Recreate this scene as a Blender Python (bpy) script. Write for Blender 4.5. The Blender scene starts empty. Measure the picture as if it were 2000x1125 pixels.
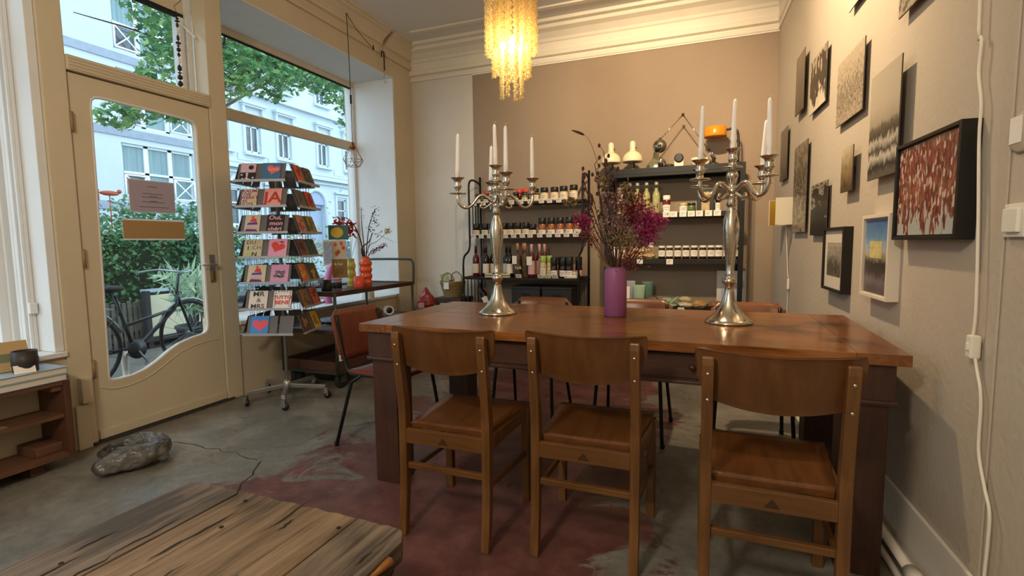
import bpy, bmesh, math, random
from math import sin, cos, pi, radians, sqrt
from mathutils import Vector, Matrix, Euler
import numpy as np
random.seed(7)
S = bpy.context.scene
C = S.collection
# ---------------------------------------------------------------- camera
cd = bpy.data.cameras.new('camera'); cam = bpy.data.objects.new('camera', cd); C.objects.link(cam)
cd.sensor_width = 36.0; cd.lens = 36.0 * 985.3 / 2000.0; cd.clip_start = .02; cd.clip_end = 300
Rm = Matrix(((0.93375297, -0.02031776, 0.35734098), (0.3576962, 0.08812668, -0.92967044), (-0.01260246, 0.99590204, 0.08955613)))
cam.matrix_world = Matrix.Translation((0, 0, 1.16)) @ Rm.to_4x4()
S.camera = cam
# ---------------------------------------------------------------- world, exposure
w = bpy.data.worlds.new('overcast_sky'); S.world = w; w.use_nodes = True
bg = w.node_tree.nodes['Background']; bg.inputs[0].default_value = (.70, .87, 1.0, 1); bg.inputs[1].default_value = 2.5
S.view_settings.view_transform = 'Standard'; S.view_settings.look = 'None'
S.view_settings.exposure = 0.42; S.view_settings.gamma = 1.0; S.view_settings.use_curve_mapping = False
LAMP_CHANDELIER = 5.0
LAMP_SPOT = 270.0
LAMP_SPOT2 = 190.0
FILL_REAR = 130.0  # strength of the fill globe added behind the camera
# ---------------------------------------------------------------- materials
MATS = {}
def srgb(h):
    if isinstance(h, str):
        h = h.lstrip('#'); c = [int(h[i:i+2], 16)/255 for i in (0, 2, 4)]
        return tuple((x/12.92 if x <= .04045 else ((x+.055)/1.055)**2.4) for x in c)
    return tuple(h[:3])
def mat(name, col, rough=.5, metal=0., var=0., vs=8., bump=0., bs=30., stretch=(1,1,1), col2=None, spec=.5, trans=0., ior=1.45, emit=None, es=0., coat=0., sss=0.):
    """one procedural material: base colour, optional noise variation towards col2, optional noise bump"""
    if name in MATS: return MATS[name]
    m = bpy.data.materials.new(name); m.use_nodes = True; MATS[name] = m
    nt = m.node_tree; b = nt.nodes['Principled BSDF']
    c = srgb(col)
    b.inputs['Base Color'].default_value = (*c, 1); b.inputs['Roughness'].default_value = rough; b.inputs['Metallic'].default_value = metal
    b.inputs['Specular IOR Level'].default_value = spec; b.inputs['IOR'].default_value = ior
    b.inputs['Transmission Weight'].default_value = trans; b.inputs['Coat Weight'].default_value = coat
    if emit: b.inputs['Emission Color'].default_value = (*srgb(emit), 1); b.inputs['Emission Strength'].default_value = es
    if var or bump or col2:
        tc = nt.nodes.new('ShaderNodeTexCoord'); mp = nt.nodes.new('ShaderNodeMapping'); mp.inputs['Scale'].default_value = stretch
        nt.links.new(tc.outputs['Object'], mp.inputs[0])
        if var or col2:
            n = nt.nodes.new('ShaderNodeTexNoise'); n.inputs['Scale'].default_value = vs; n.inputs['Detail'].default_value = 5; n.inputs['Roughness'].default_value = .6
            nt.links.new(mp.outputs[0], n.inputs[0])
            r = nt.nodes.new('ShaderNodeValToRGB'); c2 = srgb(col2) if col2 else tuple(x*(1-var) for x in c)
            r.color_ramp.elements[0].position = .32; r.color_ramp.elements[0].color = (*c2, 1); r.color_ramp.elements[1].position = .68; r.color_ramp.elements[1].color = (*c, 1)
            nt.links.new(n.outputs[0], r.inputs[0]); nt.links.new(r.outputs[0], b.inputs['Base Color'])
        if bump:
            n2 = nt.nodes.new('ShaderNodeTexNoise'); n2.inputs['Scale'].default_value = bs; n2.inputs['Detail'].default_value = 4
            nt.links.new(mp.outputs[0], n2.inputs[0])
            bp = nt.nodes.new('ShaderNodeBump'); bp.inputs['Strength'].default_value = bump; bp.inputs['Distance'].default_value = .01
            nt.links.new(n2.outputs[0], bp.inputs['Height']); nt.links.new(bp.outputs[0], b.inputs['Normal'])
    return m
def wood(name, c1, c2, axis=0, rough=.4, scale=6., bump=.15, fine=1.0, c3=None, lo=.36, hi=.66):
    if name in MATS: return MATS[name]
    m = bpy.data.materials.new(name); m.use_nodes = True; MATS[name] = m
    nt = m.node_tree; b = nt.nodes['Principled BSDF']; N = nt.nodes.new; Lk = nt.links.new
    tc = N('ShaderNodeTexCoord'); mp = N('ShaderNodeMapping')
    s = [9., 9., 9.]; s[axis] = .7
    mp.inputs['Scale'].default_value = s; Lk(tc.outputs['Object'], mp.inputs[0])
    n = N('ShaderNodeTexNoise'); n.inputs['Scale'].default_value = scale; n.inputs['Detail'].default_value = 7; n.inputs['Roughness'].default_value = .65; n.inputs['Distortion'].default_value = .6
    Lk(mp.outputs[0], n.inputs[0])
    n2 = N('ShaderNodeTexNoise'); n2.inputs['Scale'].default_value = 2.2; n2.inputs['Detail'].default_value = 3; Lk(tc.outputs['Object'], n2.inputs[0])
    mx = N('ShaderNodeMath'); mx.operation = 'MULTIPLY_ADD'; mx.inputs[1].default_value = .55; Lk(n2.outputs[0], mx.inputs[0])
    m2 = N('ShaderNodeMath'); m2.operation = 'MULTIPLY'; m2.inputs[1].default_value = .5 * fine; Lk(n.outputs[0], m2.inputs[0]); Lk(m2.outputs[0], mx.inputs[2])
    r = N('ShaderNodeValToRGB'); e = r.color_ramp.elements
    e[0].position = lo; e[0].color = (*srgb(c2), 1); e[1].position = hi; e[1].color = (*srgb(c1), 1)
    if c3:
        k = e.new(.5); k.color = (*srgb(c3), 1)
    Lk(mx.outputs[0], r.inputs[0]); Lk(r.outputs[0], b.inputs['Base Color'])
    b.inputs['Roughness'].default_value = rough
    if bump:
        bp = N('ShaderNodeBump'); bp.inputs['Strength'].default_value = bump; bp.inputs['Distance'].default_value = .004
        Lk(n.outputs[0], bp.inputs['Height']); Lk(bp.outputs[0], b.inputs['Normal'])
    return m
def glassmat(name, tint=(1, 1, 1), refl=.06, rough=0.0):
    """thin pane: mostly transparent, a little mirror, Fresnel weighted"""
    if name in MATS: return MATS[name]
    m = bpy.data.materials.new(name); m.use_nodes = True; MATS[name] = m
    nt = m.node_tree; nt.nodes.clear(); N = nt.nodes.new; Lk = nt.links.new
    o = N('ShaderNodeOutputMaterial'); t = N('ShaderNodeBsdfTransparent'); t.inputs[0].default_value = (*tint, 1)
    g = N('ShaderNodeBsdfGlossy'); g.inputs['Roughness'].default_value = rough; lw = N('ShaderNodeLayerWeight'); lw.inputs[0].default_value = .5
    p = N('ShaderNodeMath'); p.operation = 'POWER'; p.inputs[1].default_value = 5.0; Lk(lw.outputs['Facing'], p.inputs[0])
    q = N('ShaderNodeMath'); q.operation = 'MULTIPLY_ADD'; q.inputs[1].default_value = .7 if refl > .03 else .12; q.inputs[2].default_value = refl*.5; Lk(p.outputs[0], q.inputs[0])
    mx = N('ShaderNodeMixShader'); Lk(q.outputs[0], mx.inputs[0]); Lk(t.outputs[0], mx.inputs[1]); Lk(g.outputs[0], mx.inputs[2]); Lk(mx.outputs[0], o.inputs[0])
    return m
# ---------------------------------------------------------------- mesh builder
def basis(d):
    d = Vector(d).normalized(); a = Vector((0, 0, 1)) if abs(d.z) < .9 else Vector((1, 0, 0))
    u = d.cross(a).normalized(); return u, d.cross(u).normalized()
class MB:
    def __init__(s): s.v = []; s.f = []; s.sm = []
    def add(s, vs, fs, smooth=False, M=None):
        o = len(s.v)
        s.v += [tuple(M @ Vector(p)) if M is not None else tuple(p) for p in vs]
        s.f += [tuple(i+o for i in f) for f in fs]; s.sm += [smooth]*len(fs); return s
    def box(s, x0, x1, y0, y1, z0, z1, M=None):
        return s.add([(x0,y0,z0),(x1,y0,z0),(x1,y1,z0),(x0,y1,z0),(x0,y0,z1),(x1,y0,z1),(x1,y1,z1),(x0,y1,z1)],
                     [(0,3,2,1),(4,5,6,7),(0,1,5,4),(1,2,6,5),(2,3,7,6),(3,0,4,7)], False, M)
    def bar(s, a, b, wd, hg, up=(0, 0, 1)):
        a = Vector(a); b = Vector(b); d = (b-a).normalized(); sd = d.cross(Vector(up))
        if sd.length < 1e-4: sd = d.cross(Vector((1, 0, 0)))
        sd.normalize(); u = sd.cross(d).normalized(); sd *= wd/2; u *= hg/2
        vs = [a-sd-u, a+sd-u, a+sd+u, a-sd+u, b-sd-u, b+sd-u, b+sd+u, b-sd+u]
        return s.add(vs, [(0,1,2,3),(7,6,5,4),(0,4,5,1),(1,5,6,2),(2,6,7,3),(3,7,4,0)])
    def tube(s, pts, r, n=8, cap=True, smooth=True):
        pts = [Vector(p) for p in pts]; k = len(pts); rs = r if isinstance(r, (list, tuple)) else [r]*k
        vs = []; u = None
        for i, p in enumerate(pts):
            d = (pts[min(i+1, k-1)] - pts[max(i-1, 0)])
            if d.length < 1e-9: d = Vector((0, 0, 1))
            d.normalize()
            if u is None: u = basis(d)[0]
            else:
                u = u - d*u.dot(d)
                if u.length < 1e-6: u = basis(d)[0]
                u.normalize()
            v = d.cross(u)
            for j in range(n):
                a = 2*pi*j/n; vs.append(p + (u*cos(a) + v*sin(a))*rs[i])
        fs = [(i*n+j, i*n+(j+1) % n, (i+1)*n+(j+1) % n, (i+1)*n+j) for i in range(k-1) for j in range(n)]
        s.add(vs, fs, smooth)
        if cap:
            o = len(s.v) - k*n
            s.f += [tuple(o+j for j in range(n))[::-1], tuple(o+(k-1)*n+j for j in range(n))]; s.sm += [False]*2
        return s
    def lathe(s, prof, c=(0, 0, 0), n=20, M=None, smooth=True):
        vs = []; c = Vector(c)
        for r, z in prof:
            for j in range(n): a = 2*pi*j/n; vs.append((c.x+r*cos(a), c.y+r*sin(a), c.z+z))
        k = len(prof)
        fs = [(i*n+j, i*n+(j+1) % n, (i+1)*n+(j+1) % n, (i+1)*n+j) for i in range(k-1) for j in range(n)]
        s.add(vs, fs, smooth, M); o = len(s.v)-k*n
        if prof[0][0] > 1e-5: s.f.append(tuple(o+j for j in range(n))[::-1]); s.sm.append(False)
        if prof[-1][0] > 1e-5: s.f.append(tuple(o+(k-1)*n+j for j in range(n))); s.sm.append(False)
        return s
    def sphere(s, c, r, n=10, m=6, sc=(1, 1, 1), M=None):
        vs = []; c = Vector(c)
        for i in range(m+1):
            t = pi*i/m
            for j in range(n): a = 2*pi*j/n; vs.append((c.x+r*sc[0]*sin(t)*cos(a), c.y+r*sc[1]*sin(t)*sin(a), c.z-r*sc[2]*cos(t)))
        fs = [(i*n+j, i*n+(j+1) % n, (i+1)*n+(j+1) % n, (i+1)*n+j) for i in range(m) for j in range(n)]
        return s.add(vs, fs, True, M)
    def prism(s, poly, h0, h1, fn=lambda a, b, h: (a, b, h)):
        n = len(poly)
        vs = [fn(a, b, h0) for a, b in poly] + [fn(a, b, h1) for a, b in poly]
        return s.add(vs, [tuple(range(n))[::-1], tuple(range(n, 2*n))] + [(i, (i+1) % n, n+(i+1) % n, n+i) for i in range(n)])
    def grid(s, P, thick=None, smooth=True):
        """P[i][j] points; sheet with optional thickness vector"""
        a, b = len(P), len(P[0]); vs = [p for row in P for p in row]
        s.add(vs, [(i*b+j, i*b+j+1, (i+1)*b+j+1, (i+1)*b+j) for i in range(a-1) for j in range(b-1)], smooth); return s
    def mesh(s, name):
        me = bpy.data.meshes.new(name); me.from_pydata([tuple(p) for p in s.v], [], s.f); me.update()
        me.polygons.foreach_set('use_smooth', s.sm); return me
    def build(s, name, m, parent=None, bev=0., seg=2, M=None):
        me = s.mesh(name)
        bm = bmesh.new(); bm.from_mesh(me)
        if M is not None: bm.transform(M)
        bmesh.ops.remove_doubles(bm, verts=bm.verts, dist=1e-6)
        if bev:
            ed = [e for e in bm.edges if len(e.link_faces) == 2 and e.calc_face_angle(0) > .6]
            bmesh.ops.bevel(bm, geom=ed, offset=bev, segments=seg, profile=.6, affect='EDGES', clamp_overlap=True)
        bmesh.ops.recalc_face_normals(bm, faces=bm.faces)
        bm.to_mesh(me); bm.free()
        return link(name, me, m, parent)
def link(name, me, m, parent=None):
    o = bpy.data.objects.new(name, me); C.objects.link(o)
    if m is not None and not me.materials: me.materials.append(m)
    if parent is not None: o.parent = parent
    return o
def tag(o, label, cat, group=None, kind=None):
    if label: o['label'] = label
    if cat: o['category'] = cat
    if group: o['group'] = group
    if kind: o['kind'] = kind
    return o
def thing(name, label, cat, loc=(0, 0, 0), rz=0., group=None):
    o = bpy.data.objects.new(name, None); C.objects.link(o); o.empty_display_size = .05
    o.location = loc; o.rotation_euler = (0, 0, rz); return tag(o, label, cat, group)
def struct(name, mb, m, parent=None, bev=0., **k):
    o = mb.build(name, m, parent, bev, **k)
    if parent is None: o['kind'] = 'structure'
    return o
def sempty(name, loc=(0, 0, 0), rz=0.):
    o = bpy.data.objects.new(name, None); C.objects.link(o); o.location = loc; o.rotation_euler = (0, 0, rz); o['kind'] = 'structure'; return o
def dup(root, loc=None, rz=None, label=None, group=None):
    r = root.copy(); C.objects.link(r)
    if loc is not None: r.location = loc
    if rz is not None: r.rotation_euler = (0, 0, rz)
    if label: r['label'] = label
    if group: r['group'] = group
    for ch in list(root.children):
        c = ch.copy(); C.objects.link(c); c.parent = r
        for g in list(ch.children):
            d = g.copy(); C.objects.link(d); d.parent = c
    return r
def smooth_pts(pts, k=4):
    """Catmull-Rom through pts"""
    P = [Vector(p) for p in pts]; out = []
    for i in range(len(P)-1):
        a, b, c, d = P[max(i-1, 0)], P[i], P[i+1], P[min(i+2, len(P)-1)]
        for j in range(k):
            t = j/k; out.append(.5*((2*b)+(c-a)*t+(2*a-5*b+4*c-d)*t*t+(3*b-a-3*c+d)*t**3))
    out.append(P[-1]); return out
def text_mesh(body, size, extrude=.0004, align='CENTER', spacing=1.0, shear=0., bold=0.):
    cu = bpy.data.curves.new('lettering', 'FONT'); cu.body = body; cu.size = size; cu.extrude = extrude; cu.align_x = align; cu.align_y = 'CENTER'
    cu.space_line = spacing; cu.shear = shear; cu.offset = bold; cu.resolution_u = 3
    o = bpy.data.objects.new('lettering', cu); C.objects.link(o); bpy.context.view_layer.update()
    me = bpy.data.meshes.new_from_object(o.evaluated_get(bpy.context.evaluated_depsgraph_get()))
    bpy.data.objects.remove(o); bpy.data.curves.remove(cu); return me
def holed(mb, u0, u1, v0, v1, holes, fn, depth):
    """flat wall with rectangular holes; fn(u,v,d) -> point, d=0 front, d=depth back"""
    us = sorted({u0, u1, *[h[0] for h in holes], *[h[1] for h in holes]}); vs = sorted({v0, v1, *[h[2] for h in holes], *[h[3] for h in holes]})
    us = [x for x in us if u0 <= x <= u1]; vs = [x for x in vs if v0 <= x <= v1]
    for i in range(len(us)-1):
        for j in range(len(vs)-1):
            cu, cv = (us[i]+us[i+1])/2, (vs[j]+vs[j+1])/2
            if any(h[0] < cu < h[1] and h[2] < cv < h[3] for h in holes): continue
            for d in (0, depth):
                mb.add([fn(us[i], vs[j], d), fn(us[i+1], vs[j], d), fn(us[i+1], vs[j+1], d), fn(us[i], vs[j+1], d)], [(0, 1, 2, 3)])
    for a, b, c, d_ in holes + [(u0, u1, v0, v1)]:
        for p, q in (((a, c), (b, c)), ((b, c), (b, d_)), ((b, d_), (a, d_)), ((a, d_), (a, c))):
            mb.add([fn(*p, 0), fn(*q, 0), fn(*q, depth), fn(*p, depth)], [(0, 1, 2, 3)])
    return mb
# ================================================================ the setting
YB = 5.35; ZC = 3.42; XL = -3.30; A = -.0372; XR0 = .784      # back wall, ceiling, left wall face, slant and foot of the right wall
YF = -3.2                                                   # wall behind the camera
RWZ = math.atan(-A)                                          # right wall turns by this about z
RWX = lambda y: XR0 + A*y
M_white = mat('painted_plaster_white', '#dcd3c4', .85, var=.06, vs=3, bump=.12, bs=60)
M_cream = mat('glossy_cream_paint', '#d2c4a8', .38, var=.08, vs=2.5, bump=.06, bs=20)
M_ceil = mat('ceiling_paint', '#dedad4', .9, var=.04, vs=2)
M_corn = mat('cornice_paint', '#e6ddcc', .7, var=.05, vs=6)
M_jamb = mat('white_jamb_paint', '#e2e2e0', .6, var=.05, vs=5)
def paint(name, base, patch, rough=.85, sc=1.3):
    m = mat(name, base, rough, var=.01); nt = m.node_tree; b = nt.nodes['Principled BSDF']
    r = [n for n in nt.nodes if n.type == 'VALTORGB'][0]; n = [n for n in nt.nodes if n.type == 'TEX_NOISE'][0]; n.inputs['Scale'].default_value = sc
    r.color_ramp.elements[0].color = (*srgb(patch), 1); r.color_ramp.elements[0].position = .3; r.color_ramp.elements[1].position = .75
    n2 = nt.nodes.new('ShaderNodeTexNoise'); n2.inputs['Scale'].default_value = 45; n2.inputs['Detail'].default_value = 6
    tc = [x for x in nt.nodes if x.type == 'TEX_COORD'][0]; nt.links.new(tc.outputs['Object'], n2.inputs[0])
    bp = nt.nodes.new('ShaderNodeBump'); bp.inputs['Strength'].default_value = .25; bp.inputs['Distance'].default_value = .01
    nt.links.new(n2.outputs[0], bp.inputs['Height']); nt.links.new(bp.outputs[0], b.inputs['Normal']); return m
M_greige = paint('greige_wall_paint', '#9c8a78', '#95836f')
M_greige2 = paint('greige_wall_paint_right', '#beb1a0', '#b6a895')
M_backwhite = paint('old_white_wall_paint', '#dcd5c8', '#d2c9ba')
M_pane = glassmat('window_glass', (.97, .99, 1.0))
def floor_mat():
    m = bpy.data.materials.new('worn_concrete_with_oxblood_paint'); m.use_nodes = True; nt = m.node_tree; b = nt.nodes['Principled BSDF']; N = nt.nodes.new; Lk = nt.links.new
    tc = N('ShaderNodeTexCoord')
    def noise(sc, det=6, rough=.6, dist=0.):
        n = N('ShaderNodeTexNoise'); n.inputs['Scale'].default_value = sc; n.inputs['Detail'].default_value = det; n.inputs['Roughness'].default_value = rough; n.inputs['Distortion'].default_value = dist
        Lk(tc.outputs['Object'], n.inputs[0]); return n
    def ramp(src, stops):
        r = N('ShaderNodeValToRGB'); e = r.color_ramp.elements; e[0].position, e[0].color = stops[0][0], (*srgb(stops[0][1]), 1); e[1].position, e[1].color = stops[1][0], (*srgb(stops[1][1]), 1)
        for p, c in stops[2:]: k = e.new(p); k.color = (*srgb(c), 1)
        Lk(src, r.inputs[0]); return r
    conc = ramp(noise(2.2, 10, .68, .4).outputs[0], [(.30, '#413d37'), (.70, '#9a958a'), (.5, '#69655c')])
    fine = ramp(noise(26, 8, .7).outputs[0], [(.3, '#6a665d'), (.75, '#a5a093')])
    mc = N('ShaderNodeMix'); mc.data_type = 'RGBA'; mc.inputs[0].default_value = .35; Lk(conc.outputs[0], mc.inputs[6]); Lk(fine.outputs[0], mc.inputs[7])
    red = ramp(noise(6, 8, .7).outputs[0], [(.28, '#4a2a26'), (.75, '#85564e'), (.5, '#66403a')])
    # the red coat survives away from the door and window: more wear towards the doorway (x -> -3), patchy edge
    sx = N('ShaderNodeSeparateXYZ'); Lk(tc.outputs['Object'], sx.inputs[0])
    g = N('ShaderNodeMapRange'); g.inputs[1].default_value = -2.7; g.inputs[2].default_value = -1.2; g.inputs[3].default_value = -.24; g.inputs[4].default_value = .24; Lk(sx.outputs[0], g.inputs[0])
    g2 = N('ShaderNodeMapRange'); g2.inputs[1].default_value = -.75; g2.inputs[2].default_value = .2; g2.inputs[3].default_value = 0.; g2.inputs[4].default_value = -.45; Lk(sx.outputs[0], g2.inputs[0])
    n1 = noise(2.1, 10, .72, .7)
    a1 = N('ShaderNodeMath'); Lk(n1.outputs[0], a1.inputs[0]); Lk(g.outputs[0], a1.inputs[1])
    a2 = N('ShaderNodeMath'); Lk(a1.outputs[0], a2.inputs[0]); Lk(g2.outputs[0], a2.inputs[1])
    k = N('ShaderNodeMapRange'); k.inputs[1].default_value = .475; k.inputs[2].default_value = .53; Lk(a2.outputs[0], k.inputs[0])
    mr = N('ShaderNodeMix'); mr.data_type = 'RGBA'; Lk(k.outputs[0], mr.inputs[0]); Lk(mc.outputs[2], mr.inputs[6]); Lk(red.outputs[0], mr.inputs[7])
    Lk(mr.outputs[2], b.inputs['Base Color'])
    rr = N('ShaderNodeMapRange'); rr.inputs[1].default_value = .3; rr.inputs[2].default_value = .7; rr.inputs[3].default_value = .22; rr.inputs[4].default_value = .55; Lk(noise(5, 5).outputs[0], rr.inputs[0]); Lk(rr.outputs[0], b.inputs['Roughness'])
    bp = N('ShaderNodeBump'); bp.inputs['Strength'].default_value = .25; bp.inputs['Distance'].default_value = .006; Lk(noise(14, 8, .7).outputs[0], bp.inputs['Height']); Lk(bp.outputs[0], b.inputs['Normal'])
    return m
struct('floor', MB().box(-3.95, 1.1, YF-.2, YB+.2, -.12, 0), floor_mat())
fl = bpy.data.objects['floor']
# cracks in the concrete: thin recessed-looking slivers lying in the floor
M_crack = mat('crack_dark', '#2b2823', .95)
def crack(pts, wd):
    mb = MB(); L = []; Rr = []
    for i, (x, y) in enumerate(pts):
        a = pts[max(i-1, 0)]; b = pts[min(i+1, len(pts)-1)]; d = Vector((b[0]-a[0], b[1]-a[1])).normalized(); n = Vector((-d.y, d.x))
        k = wd*(.35+.65*random.random())*(1 if 0 < i < len(pts)-1 else .1); L.append((x+n.x*k, y+n.y*k, .0012)); Rr.append((x-n.x*k, y-n.y*k, .0012))
    n = len(pts); mb.add(L+Rr, [(i, i+1, n+i+1, n+i) for i in range(n-1)]); return mb.build('crack', M_crack, fl)
def jag(a, b, n, j):
    return [(a[0]+(b[0]-a[0])*i/n+random.uniform(-j, j), a[1]+(b[1]-a[1])*i/n+random.uniform(-j, j)) for i in range(n+1)]
crack(jag((-2.95, 2.02), (-2.22, 1.98), 12, .02), .004); crack(jag((-2.23, 1.98), (-2.02, 1.62), 9, .015), .005); crack(jag((-2.2, 2.45), (-1.95, 2.75), 8, .012), .003)
struct('ceiling', MB().box(-3.4, 1.1, YF-.2, YB+.2, ZC, ZC+.12), M_ceil)
# back wall: white strip on the left, greige paint from x=-2.5 on, two touching slabs
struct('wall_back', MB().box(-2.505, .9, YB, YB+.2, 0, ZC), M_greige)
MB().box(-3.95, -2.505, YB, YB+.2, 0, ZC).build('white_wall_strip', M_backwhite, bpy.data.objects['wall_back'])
# right wall, turned 2 degrees
wr = sempty('wall_right', (XR0, 0, 0), RWZ)
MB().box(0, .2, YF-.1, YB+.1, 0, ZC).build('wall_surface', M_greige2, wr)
br = sempty('baseboard_right', (XR0, 0, 0), RWZ)
MB().box(-.014, -.0005, YF, YB-.01, 0, .215).build('board', M_white, br, .003)
MB().box(-.03, -.0005, YF, YB-.01, 0, .03).build('board_foot', M_white, br, .003)
struct('wall_front', MB().box(-3.95, 1.1, YF-.2, YF, 0, ZC), M_white)
# ---- left wall with door and shop windows
WL = sempty('wall_left')
def wl(name, x0, x1, y0, y1, z0, z1, m, bev=0.): return MB().box(x0, x1, y0, y1, z0, z1).build(name, m, WL, bev)
wl('pier', -3.98, XL, 4.975, YB, 0, ZC, M_cream)
wl('pier_reveal', -3.95, XL-.003, 4.955, 4.9755, .585, 3.02, M_jamb)
wl('lintel', -3.60, XL, YF, 4.975, 3.012, ZC, M_cream)
wl('lintel_soffit', -3.98, XL-.002, YF, 4.974, 3.004, 3.0125, M_jamb)
wl('lintel_back', -3.98, -3.60, YF, 4.975, 3.0125, ZC, M_white)
wl('parapet', -3.98, -3.36, 3.02, 4.975, 0, .555, M_cream)
wl('parapet', -3.47, -3.36, 2.84, 3.02, 0, .555, M_cream)
wl('parapet', -3.98, -3.36, -.6, 1.71, 0, .555, M_cream)
wl('wall_panel', -3.98, XL, YF, -.6, 0, 3.012, M_cream)
# picture rail and narrow cornice on the left wall
def profile_along(mb, prof, y0, y1, x, sgn):     # prof = (offset from wall, z)
    a = [(x+sgn*d, y0, z) for d, z in prof]; b = [(x+sgn*d, y1, z) for d, z in prof]; n = len(prof)
    mb.add(a+b, [(i, i+1, n+i+1, n+i) for i in range(n-1)]+[tuple(range(n)), tuple(range(n, 2*n))]); return mb
corn = [(0, 3.185), (.028, 3.185), (.034, 3.2), (.03, 3.225), (.018, 3.235), (.018, 3.27), (.045, 3.28), (.05, 3.30), (.075, 3.33), (.12, 3.365), (.15, 3.375), (.15, 3.395), (.175, 3.40), (.175, 3.4205), (0, 3.4205)]
cornb = [(0, 3.06), (.022, 3.06), (.026, 3.075), (.022, 3.10), (.012, 3.105), (.012, 3.115), (.05, 3.125), (.055, 3.165), (.035, 3.175), (.035, 3.255), (.05, 3.265), (.06, 3.29), (.11, 3.335), (.17, 3.355), (.18, 3.385), (.235, 3.39), (.24, 3.4205), (0, 3.4205)]
struct('trim_1', profile_along(MB(), corn, YF, 4.72, XL, 1), M_cream)
struct('trim_4', profile_along(MB(), corn, 4.80, YB, XL, 1), M_cream)
mb = MB(); prof = cornb; a = [(-3.30, YB-d, z) for d, z in prof]; b = [(.9, YB-d, z) for d, z in prof]; n = len(prof)
mb.add(a+b, [(i, i+1, n+i+1, n+i) for i in range(n-1)]+[tuple(range(n)), tuple(range(n, 2*n))])
struct('trim_2', mb, M_corn)
t3 = sempty('trim_3', (XR0, 0, 0), RWZ)
a = [(-d*.35, YF, z) for d, z in cornb]; b = [(-d*.35, YB, z) for d, z in cornb]
MB().add(a+b, [(i, i+1, n+i+1, n+i) for i in range(n-1)]+[tuple(range(n)), tuple(range(n, 2*n))]).build('cornice', M_corn, t3)
MB().box(-2.505, .6, YB-.012, YB, 3.045, 3.062).build('lower_bead', M_corn, bpy.data.objects['trim_2'])
# ceiling band: flat moulding ring on the ceiling
struct('trim_5', MB().box(-3.0, .55, YB-.50, YB-.44, ZC-.018, ZC+.0005), M_corn, bev=.006)
# ---- door frame
DF = sempty('trim_6')
MB().box(-3.47, -3.345, 1.71, 1.83, 0, 3.012).build('door_post', M_cream, DF, .006)
MB().box(-3.47, -3.345, 2.705, 2.84, 0, 3.012).build('door_post', M_cream, DF, .006)
MB().box(-3.60, -3.335, 1.83, 2.705, 2.153, 2.238).build('transom_beam', M_cream, DF, .006)
for i in range(4): MB().box(-3.335, -3.331, 1.84, 2.70, 2.163+i*.018, 2.172+i*.018).build('transom_fillet', M_cream, DF, .0015)
MB().box(-3.44, -3.40, 1.8305, 1.845, .02, 2.152).box(-3.44, -3.40, 1.846, 2.70, 2.140, 2.1525).build('gap_shade_strip', mat('black_rubber', '#17191a', .7), DF)  # black strip behind the leaf edges, stands in for the door gap's shade
MB().box(-3.35, -3.30, 1.745, 1.80, .27, .42).build('hinge_block', M_cream, DF, .006)
MB().box(-3.345, -3.325, 1.72, 1.79, 0, .26).build('post_foot', M_cream, DF, .006)
# top light over the door
W1 = sempty('window_1')
MB().box(-3.62, -3.472, 1.831, 1.845, 2.2385, 3.003).build('reveal', M_jamb, W1)
MB().box(-3.62, -3.472, 2.665, 2.704, 2.2385, 3.003).build('reveal', M_jamb, W1)
MB().box(-3.56, -3.50, 1.846, 2.664, 2.80, 3.003).build('frame_head', M_cream, W1)
MB().box(-3.54, -3.50, 1.846, 2.664, 2.775, 2.80).build('frame_seal', mat('black_rubber', '#17191a', .7), W1)
MB().box(-3.545, -3.495, 2.625, 2.664, 2.239, 2.775).build('frame_stile', M_jamb, W1, .005)
MB().box(-3.525, -3.517, 1.846, 2.625, 2.239, 2.775).build('pane', M_pane, W1)
MB().bar((-3.48, 2.62, 2.73), (-3.38, 2.66, 2.62), .016, .012).build('stay_arm', M_jamb, W1, .003)
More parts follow.
